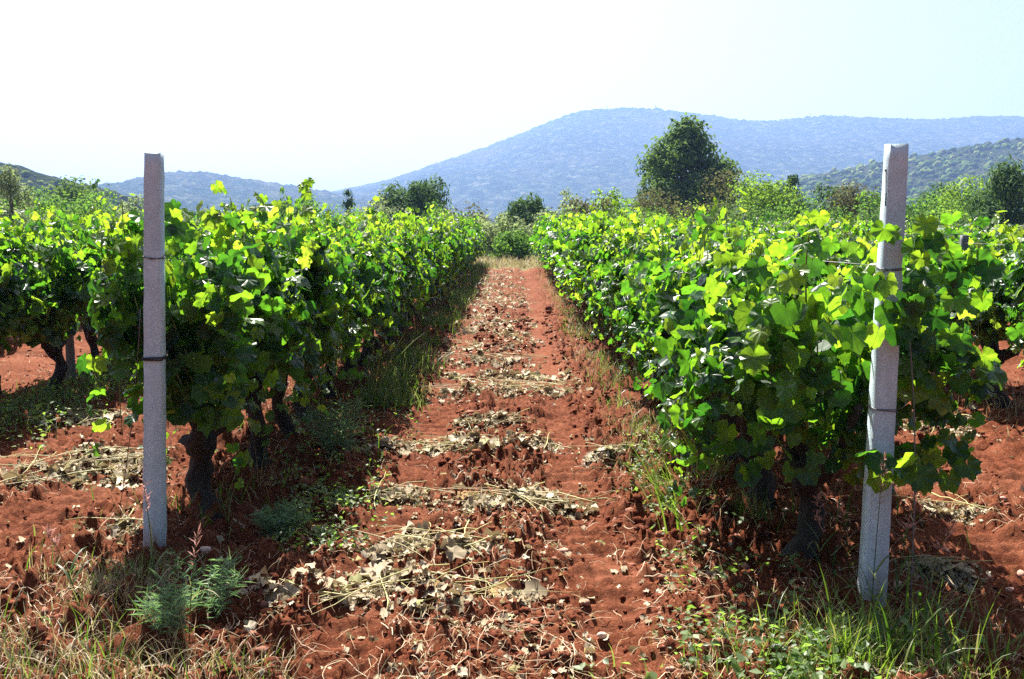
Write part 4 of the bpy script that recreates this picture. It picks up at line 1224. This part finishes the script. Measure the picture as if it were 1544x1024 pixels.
for px, py, h, lx_, lab in ((238, 930, .50, -.03, 'thin tall stalk with yellowish bud in front of the foot of the left concrete post'),
                       (285, 985, .42, .05, 'thin tall stalk at the right side of the feathery weed by the left post'),
                       (120, 935, .30, -.10, 'pale seed stalk left of the dry tuft at the left concrete post')):
    xx, yy = gnd(px, py); seed_stalk(xx, yy, h, (lx_, rg.normal(0, .03)), lab, rg, grp='thin stalks by the left concrete post')
def tussock(px, py, n, L, w, label, lean=None, spread=.05, mat=M_GRASS, curl=.7, seed=0):
    rg = np.random.default_rng(seed); cx, cy_ = gnd(px, py)
    e = empty('grass_tussock', (cx, cy_, gz(cx, cy_))); tag(e, label, 'grass tussock', 'single tussocks of long grass')
    x = rg.normal(0, spread, n); y = rg.normal(0, spread * .8, n)
    ln = None if lean is None else rg.normal(lean, .6, n)
    blades('blade', x, y, rg.uniform(L * .5, L, n), rg.uniform(w * .6, w, n), rg, mat, curl=curl, seg=6, lean=ln, zfun=lambda a, b: np.zeros_like(a), parent=e)
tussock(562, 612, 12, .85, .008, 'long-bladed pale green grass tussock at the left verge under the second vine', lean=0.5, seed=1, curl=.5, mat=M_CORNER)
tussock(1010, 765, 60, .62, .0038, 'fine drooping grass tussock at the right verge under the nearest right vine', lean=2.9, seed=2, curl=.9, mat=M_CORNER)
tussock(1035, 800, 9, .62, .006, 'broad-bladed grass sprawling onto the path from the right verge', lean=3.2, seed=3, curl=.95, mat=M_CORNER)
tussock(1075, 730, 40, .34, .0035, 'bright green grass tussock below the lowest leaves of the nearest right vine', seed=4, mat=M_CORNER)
tussock(180, 925, 340, .17, .0022, 'dark tangled tuft of dry grass at the foot of the left concrete post', seed=5, spread=.11, mat=M_DRYGRASS, curl=.8)
tussock(205, 905, 120, .15, .0028, 'green grass growing through the dry tuft by the left concrete post', seed=6, spread=.1, curl=.7)
tussock(1325, 1010, 30, .36, .0065, 'lush broad-bladed grass in front of the right concrete post', seed=7, spread=.08, curl=.6)
tussock(1400, 1010, 26, .45, .006, 'broad-bladed grass at the bottom edge, in the shadow right of the right concrete post', seed=8, spread=.08, curl=.7)
tussock(1180, 985, 90, .22, .004, 'short bright grass tussock at the bottom edge left of the right post', seed=9, spread=.12, curl=.9)
tussock(1130, 790, 60, .20, .003, 'small tussock in the shade edge of the nearest right vine', seed=10, spread=.07)
tussock(395, 760, 30, .40, .002, 'thin dry grass stems before the trunk of the nearest left vine', seed=11, spread=.10, mat=M_DRYGRASS, curl=.3)
tussock(90, 880, 60, .2, .0025, 'short dry grass tussock on the soil left of the dark tuft', seed=12, spread=.10, mat=M_DRYGRASS)

# ------------------------------------------------------------------ TREES AND SHRUBS BEYOND THE VINES
def leaf_cloud(rg, C, Rr, n, size, mat, elong=1.0, up=0.3, flat=.6):
    """n leaf sprays on the shells of the blobs (centres C, radii Rr)"""
    wgt = Rr ** 2 / np.sum(Rr ** 2)
    k = rg.choice(len(C), n, p=wgt)
    d = norm(rg.normal(0, 1, (n, 3)))
    rr = Rr[k] * (1 - .55 * rg.random(n) ** 2.2) * (1 + .12 * rg.normal(0, 1, n))
    P = C[k] + d * rr[:, None] * np.array([1, 1, elong])
    Nn = d * 1.0 + np.array([0, 0, up]) + rg.normal(0, .36, (n, 3))
    Tt = d + rg.normal(0, .6, (n, 3)) + np.array([0, 0, .3])
    S = size * rg.uniform(.55, 1.4, n)
    return P, Nn, Tt, S
SPRAY = []
rgs = np.random.default_rng(9)
for i in range(4):
    a = np.linspace(0, 2 * np.pi, 6, endpoint=False) + rgs.normal(0, .2, 6); r = rgs.uniform(.35, 1.0, 6)
    V = np.stack([.55 * r * np.cos(a), .5 + .6 * r * np.sin(a), rgs.normal(0, .12, 6)], 1)
    SPRAY.append((V, np.array([(0, 1, 2), (0, 2, 3), (0, 3, 5), (3, 4, 5)]), np.zeros((6, 2))))
NEEDLE = []
for i in range(3):
    V = np.array([[-.10, 0, 0], [.10, 0, 0], [.16, .55, .05], [0, 1.1, rgs.normal(0, .1)], [-.16, .5, .05]])
    NEEDLE.append((V, np.array([(0, 1, 2), (0, 2, 4), (4, 2, 3)]), np.zeros((5, 2))))
def tree(name, px, ptop, wpx, Yd, kind, mat, label, cat, n=2200, size=.16, shape='round', trunk_r=.12, group=None, seed=0, open_=.0, base=0.0):
    rg = np.random.default_rng(seed + 1000)
    x0, _, ztop = at_depth(px, ptop, Yd)
    W = wpx / F_PX * Yd * (1.42 if shape == 'bush' else 1.2)
    n = int(n * 1.2); size *= 1.1
    e = empty(name, (x0, Yd, -.05))
    tag(e, label, cat, group)
    H = ztop + .05
    cb = max(base * H, .0)
    C, Rr = [], []
    nb = 26 if shape != 'cone' else 30
    for i in range(nb):
        t = rg.random()
        if shape == 'round':
            d = norm(rg.normal(0, 1, 3)); q = rg.random() ** .4
            c = np.array([d[0] * W * .36 * q, d[1] * W * .36 * q, cb + (H - cb) * (.5 + .36 * d[2] * q)])
            r_ = min(W, H - cb) * rg.uniform(.15, .26)
        elif shape == 'cone':
            t = rg.random() ** 1.2; a = rg.uniform(0, 6.28); rad = W * .5 * (1 - t) ** .8 * .8
            c = np.array([math.cos(a) * rad * rg.random() ** .5, math.sin(a) * rad * rg.random() ** .5, cb + (H - cb) * (.06 + .88 * t)])
            r_ = W * (.10 + .14 * (1 - t))
        elif shape == 'egg':
            t = rg.random(); a = rg.uniform(0, 6.28); prof = math.sin(min(1, (t * .93 + .10)) ** .75 * math.pi) ** .7
            rad = W * .40 * prof * rg.random() ** .35
            c = np.array([math.cos(a) * rad, math.sin(a) * rad, cb + (H - cb) * (.05 + .84 * t)])
            r_ = W * rg.uniform(.12, .19)
        else:   # bush: dome from the ground
            a = rg.uniform(0, 6.28); q = rg.random() ** .5; hh = 1 - .62 * q ** 4
            c = np.array([math.cos(a) * q * W * .42, math.sin(a) * q * W * .42, H * hh * rg.uniform(.15, .84)])
            r_ = min(W * .45, H) * rg.uniform(.20, .36)
        C.append(c); Rr.append(r_)
    C = np.array(C); Rr = np.array(Rr)
    kz = H / np.max(C[:, 2] + Rr); C[:, 2] *= kz
    over = C[:, 2] + Rr - H
    C[:, 2] -= np.clip(over, 0, None)
    hi = np.argmax(C[:, 2] + Rr); C[hi, 2] = H - Rr[hi]
    P, Nn, Tt, S = leaf_cloud(rg, C, Rr, n, size, mat, up=.35)
    low = P[:, 2] < .05; P[low, 2] = rg.uniform(.05, .4, low.sum())
    if kind == 'needle':
        Tt = norm(P - np.array([0, 0, H * .25])) + np.array([0, 0, .7]) + rg.normal(0, .35, P.shape)
        S = S * 1.25
    o = obj('crown', leaves_merged('crown', rg, P, Nn, Tt, S, NEEDLE if kind == 'needle' else SPRAY, mat), e)
    o['kind'] = 'stuff'
    parts = []
    tb = C[np.argsort(C[:, 2])]
    if cat in ('tree',):
        top = np.array([rg.normal(0, .1), rg.normal(0, .1), cb + (H - cb) * .62])
        parts.append(tube(bez(np.array([0, 0, -.1]), np.array([rg.normal(0, .15), 0, H * .3]), top, 8), np.linspace(trunk_r, trunk_r * .35, 8), 8, True, .08, rg))
        for c in C[rg.choice(len(C), 9, replace=False)]:
            s0 = np.array([0, 0, max(.15 * H, min(c[2] * .55, H * .5))])
            parts.append(tube(bez(s0, (s0 + c) / 2 + np.array([0, 0, -.1 * H * .3]), c, 6), np.linspace(trunk_r * .45, trunk_r * .12, 6), 5, True, .1, rg))
    else:
        for c in C[rg.choice(len(C), 8, replace=False)]:
            s0 = np.array([rg.normal(0, W * .05), rg.normal(0, W * .05), -.05])
            parts.append(tube(bez(s0, np.array([c[0] * .4, c[1] * .4, c[2] * .6]), c, 6), np.linspace(trunk_r * .5, trunk_r * .12, 6), 5, True, .1, rg))
    obj('trunk' if cat == 'tree' else 'stems', tubes_mesh('trunk', parts, M_TREEBARK), e)['kind'] = 'stuff' if cat != 'tree' else 'thing'
    return e

G1, G2 = 'trees beyond the far end of the vineyard', 'shrubs beyond the far end of the vineyard'
T = [  # name, px, ptop, width px, distance, kind, material, label, category, n, size, shape
    ('round_tree', 1036, 178, 138, 72, 'spray', M_OLIVE, 'big dense round-crowned tree towering over the shrubs against the blue mountain', 'tree', 12000, .27, 'egg'),
    ('small_tree', 984, 232, 44, 70, 'spray', M_OLIVE, 'thin olive-green tree leaning out at the left foot of the big round tree', 'tree', 1500, .17, 'egg'),
    ('shrub', 1000, 278, 100, 62, 'spray', M_BROWNG, 'brownish olive shrub under the left side of the big round tree', 'shrub', 2300, .15, 'bush'),
    ('shrub', 1092, 254, 112, 61, 'spray', M_BROWNG, 'tall brown-olive shrub in front of the right side of the big round tree', 'shrub', 3600, .15, 'bush'),
    ('shrub', 1020, 300, 190, 54, 'spray', M_YELG, 'low yellow-tipped scrub spreading before the big round tree', 'shrub', 2600, .12, 'bush'),
    ('small_tree', 1155, 256, 100, 56, 'spray', M_YELG, 'bright yellow-green young tree right of the brown shrubs', 'tree', 3600, .15, 'round'),
    ('conifer_tree', 1196, 264, 60, 62, 'needle', M_DARKG, 'dark spiky conifer just right of the bright yellow-green tree', 'tree', 1800, .2, 'cone'),
    ('shrub', 1238, 274, 84, 60, 'spray', M_DARKG, 'dark green shrub between the spiky conifer and the brownish round one', 'shrub', 2200, .15, 'bush'),
    ('small_tree', 1288, 271, 92, 58, 'spray', M_BROWNG, 'round brownish-green tree just left of the top of the right concrete post', 'tree', 2400, .15, 'round'),
    ('shrub', 1328, 280, 80, 56, 'spray', M_MIDG, 'mid green shrub right behind the right concrete post', 'shrub', 1800, .14, 'bush'),
    ('shrub', 1395, 284, 110, 54, 'spray', M_MIDG, 'rounded green shrub just right of the right concrete post', 'shrub', 2800, .14, 'bush'),
    ('small_tree', 1412, 272, 74, 66, 'needle', M_DARKG, 'small dark tree peeping over the rounded green shrub right of the post', 'tree', 1500, .2, 'round'),
    ('shrub', 1450, 292, 100, 52, 'spray', M_MIDG, 'dark green low shrub between the rounded shrub and the tall juniper', 'shrub', 2600, .14, 'bush'),
    ('small_tree', 1468, 262, 96, 60, 'spray', M_YELG, 'pale yellow-green tree beside the tall dark juniper', 'tree', 2600, .15, 'round'),
    ('juniper_tree', 1535, 243, 120, 46, 'needle', M_DARKG, 'tall dark juniper at the right-hand margin behind the outer right row', 'tree', 6000, .16, 'egg'),
    ('shrub', 1490, 305, 80, 45, 'spray', M_DARKG, 'dark bush at the left foot of the tall juniper', 'shrub', 2400, .12, 'bush'),
    ('shrub', 915, 283, 84, 55, 'spray', M_YELG, 'light yellow-green bush left of the big round tree', 'shrub', 2600, .14, 'bush'),
    ('shrub', 888, 298, 62, 51, 'spray', M_BROWNG, 'brown-green bush in front of the light yellow-green bush', 'shrub', 1900, .13, 'bush'),
    ('shrub', 858, 284, 44, 62, 'spray', M_GREYG, 'small grey-green tree-like bush behind the brown-green one', 'shrub', 1300, .15, 'bush'),
    ('dark_tree', 796, 292, 84, 56, 'needle', M_DARKG, 'small dark tree right above the far end of the path', 'tree', 2600, .2, 'round'),
    ('shrub', 752, 322, 60, 43, 'spray', M_GREYG, 'grey-green shrub at the far end of the path, on its left', 'shrub', 2200, .11, 'bush'),
    ('shrub', 790, 330, 52, 44, 'spray', M_GREYG, 'soft grey-green shrub at the far end of the path, on its right', 'shrub', 2200, .11, 'bush'),
    ('shrub', 772, 345, 58, 41, 'spray', M_MIDG, 'low green shrub closing the middle of the path end', 'shrub', 1700, .10, 'bush'),
    ('shrub', 690, 304, 96, 56, 'spray', M_BROWNG, 'wide brown shrub between the dark pine and the path end', 'shrub', 2600, .14, 'bush'),
    ('pine_tree', 622, 265, 96, 60, 'needle', M_DARKG, 'dark spreading pine with clumped branches above the left row', 'tree', 3300, .24, 'round'),
    ('shrub', 585, 292, 60, 58, 'spray', M_GREYG, 'pale grey-green bush at the left foot of the dark pine', 'shrub', 1700, .14, 'bush'),
    ('conifer_tree', 524, 287, 42, 58, 'needle', M_DARKG, 'small dark conifer top halfway between the dark pine and the green conifer cluster', 'tree', 1400, .18, 'cone'),
    ('conifer_tree', 425, 283, 46, 56, 'needle', M_MIDG, 'green conifer with pointed tip, left one of the cluster above the left row', 'tree', 1600, .18, 'cone'),
    ('conifer_tree', 463, 284, 50, 57, 'needle', M_MIDG, 'green conifer with ragged tip, right one of the cluster above the left row', 'tree', 1600, .18, 'cone'),
    ('shrub', 446, 292, 90, 54, 'spray', M_MIDG, 'green bush spreading between the two green conifers', 'shrub', 2300, .14, 'bush'),
    ('shrub', 540, 300, 110, 55, 'spray', M_GREYG, 'long olive-grey bush left of the dark pine', 'shrub', 2600, .14, 'bush'),
    ('shrub', 384, 309, 36, 66, 'spray', M_MIDG, 'small round bush beyond the left row, near the left concrete post', 'shrub', 1000, .15, 'bush'),
    ('shrub', 330, 314, 90, 70, 'spray', M_GREYG, 'low grey bush beyond the leaves right of the left concrete post', 'shrub', 1300, .16, 'bush'),
    ('small_tree', 14, 248, 70, 44, 'spray', M_GREYG, 'airy grey-green olive tree at the left-hand margin', 'tree', 2300, .12, 'egg'),
    ('dark_tree', 112, 263, 76, 70, 'spray', M_OLIVE, 'dark tree crown on the slope between the olive tree and the left post', 'tree', 2400, .2, 'round'),
    ('shrub', 150, 278, 130, 58, 'spray', M_MIDG, 'broad green bush on the slope left of the left concrete post', 'shrub', 3400, .15, 'bush'),
    ('shrub', 78, 282, 90, 56, 'spray', M_MIDG, 'rough olive-green bush between the olive tree and the broad green bush', 'shrub', 2600, .15, 'bush'),
    ('shrub', 200, 292, 70, 54, 'spray', M_GREYG, 'grey-green bush hard by the left edge of the left concrete post', 'shrub', 2200, .13, 'bush'),
    ('shrub', 1180, 287, 120, 50, 'spray', M_MIDG, 'broad green bush filling the gap below the spiky conifer', 'shrub', 2800, .13, 'bush'),
    ('shrub', 1268, 293, 130, 50, 'spray', M_MIDG, 'low broad green bush below the round brownish-green tree', 'shrub', 2800, .13, 'bush'),
    ('shrub', 1350, 303, 130, 47, 'spray', M_DARKG, 'low dark bush on both sides of the right concrete post', 'shrub', 2600, .12, 'bush'),
    ('shrub', 1425, 303, 110, 47, 'spray', M_YELG, 'low yellow-green bush well right of the right concrete post', 'shrub', 2400, .12, 'bush'),
    ('shrub', 950, 300, 110, 50, 'spray', M_MIDG, 'green bush between the yellow-green bush and the foot of the big round tree', 'shrub', 2400, .12, 'bush'),
    ('shrub', 1110, 298, 110, 51, 'spray', M_OLIVE, 'olive bush below the tall brown-olive shrub', 'shrub', 2400, .12, 'bush'),
    ('shrub', 842, 305, 90, 49, 'spray', M_GREYG, 'grey-green bush right of the small dark tree at the path end', 'shrub', 2200, .12, 'bush'),
    ('shrub', 700, 313, 90, 47, 'spray', M_GREYG, 'grey-green bush above the far end of the left row', 'shrub', 2200, .12, 'bush'),
    ('shrub', 655, 300, 60, 52, 'spray', M_MIDG, 'small green bush at the right foot of the dark pine', 'shrub', 1800, .12, 'bush'),
    ('shrub', 490, 301, 110, 50, 'spray', M_MIDG, 'green bush between the conifer cluster and the small dark conifer', 'shrub', 2400, .12, 'bush'),
    ('shrub', 118, 300, 150, 46, 'spray', M_OLIVE, 'low olive bush across the foot of the slope left of the left post', 'shrub', 2800, .12, 'bush'),
    ('shrub', 30, 285, 90, 50, 'spray', M_MIDG, 'green bush at the foot of the olive tree at the left-hand margin', 'shrub', 2400, .13, 'bush'),
]
for i, (nm, px, pt, wp, Yd, kd, mt, lab, cat, n, sz, sh) in enumerate(T):
    tree(nm, px, pt, wp, Yd, kd, mt, lab, cat, n, sz, sh, trunk_r=.22 if nm == 'round_tree' else .10, group=G1 if cat == 'tree' else G2, seed=i * 3 + 1, base=.10 if cat == 'tree' else 0)
# unbroken low scrub behind everything
rg = np.random.default_rng(71)
n = 9000
x = rg.uniform(-60, 70, n); y = rg.uniform(46, 110, n)
P = np.stack([x, y, rg.uniform(.05, 1.6, n) * (.4 + vnoise(x * .3, y * .3, 8))], 1)
me = leaves_merged('scrub', rg, P, np.array([0, -.2, .6]) + rg.normal(0, .5, (n, 3)), rg.normal(0, 1, (n, 3)), rg.uniform(.25, .6, n), SPRAY, M_GREYG)
tag(obj('scrub', me), kind='stuff', label='low scrub covering the ground beyond the vineyard')

# ------------------------------------------------------------------ HAZE
hz, hnt, hb = new_mat('haze')
for nd in list(hnt.nodes):
    if nd.type != 'OUTPUT_MATERIAL': hnt.nodes.remove(nd)
pv = hnt.nodes.new('ShaderNodeVolumePrincipled')
pv.inputs['Color'].default_value = (0.31, 0.48, 0.94, 1)
pv.inputs['Density'].default_value = 0.00024
pv.inputs['Anisotropy'].default_value = 0.3
hnt.links.new(pv.outputs[0], hnt.nodes['Material Output'].inputs['Volume'])
hb_ = np.array([[sx * 4600, sy, zz] for zz in (-8, 345) for sx, sy in ((-1, -120), (1, -120), (1, 4600), (-1, 4600))], float)
hf = np.array([[0, 3, 2, 1], [0, 1, 5, 4], [1, 2, 6, 5], [2, 3, 7, 6], [3, 0, 4, 7], [4, 5, 6, 7]])
tag(obj('haze', mesh_np('haze', hb_, hf, hz)), kind='stuff', label='pale blue air haze')

print('TRIS', sum(len(p.vertices) - 2 for m in bpy.data.meshes for p in m.polygons))
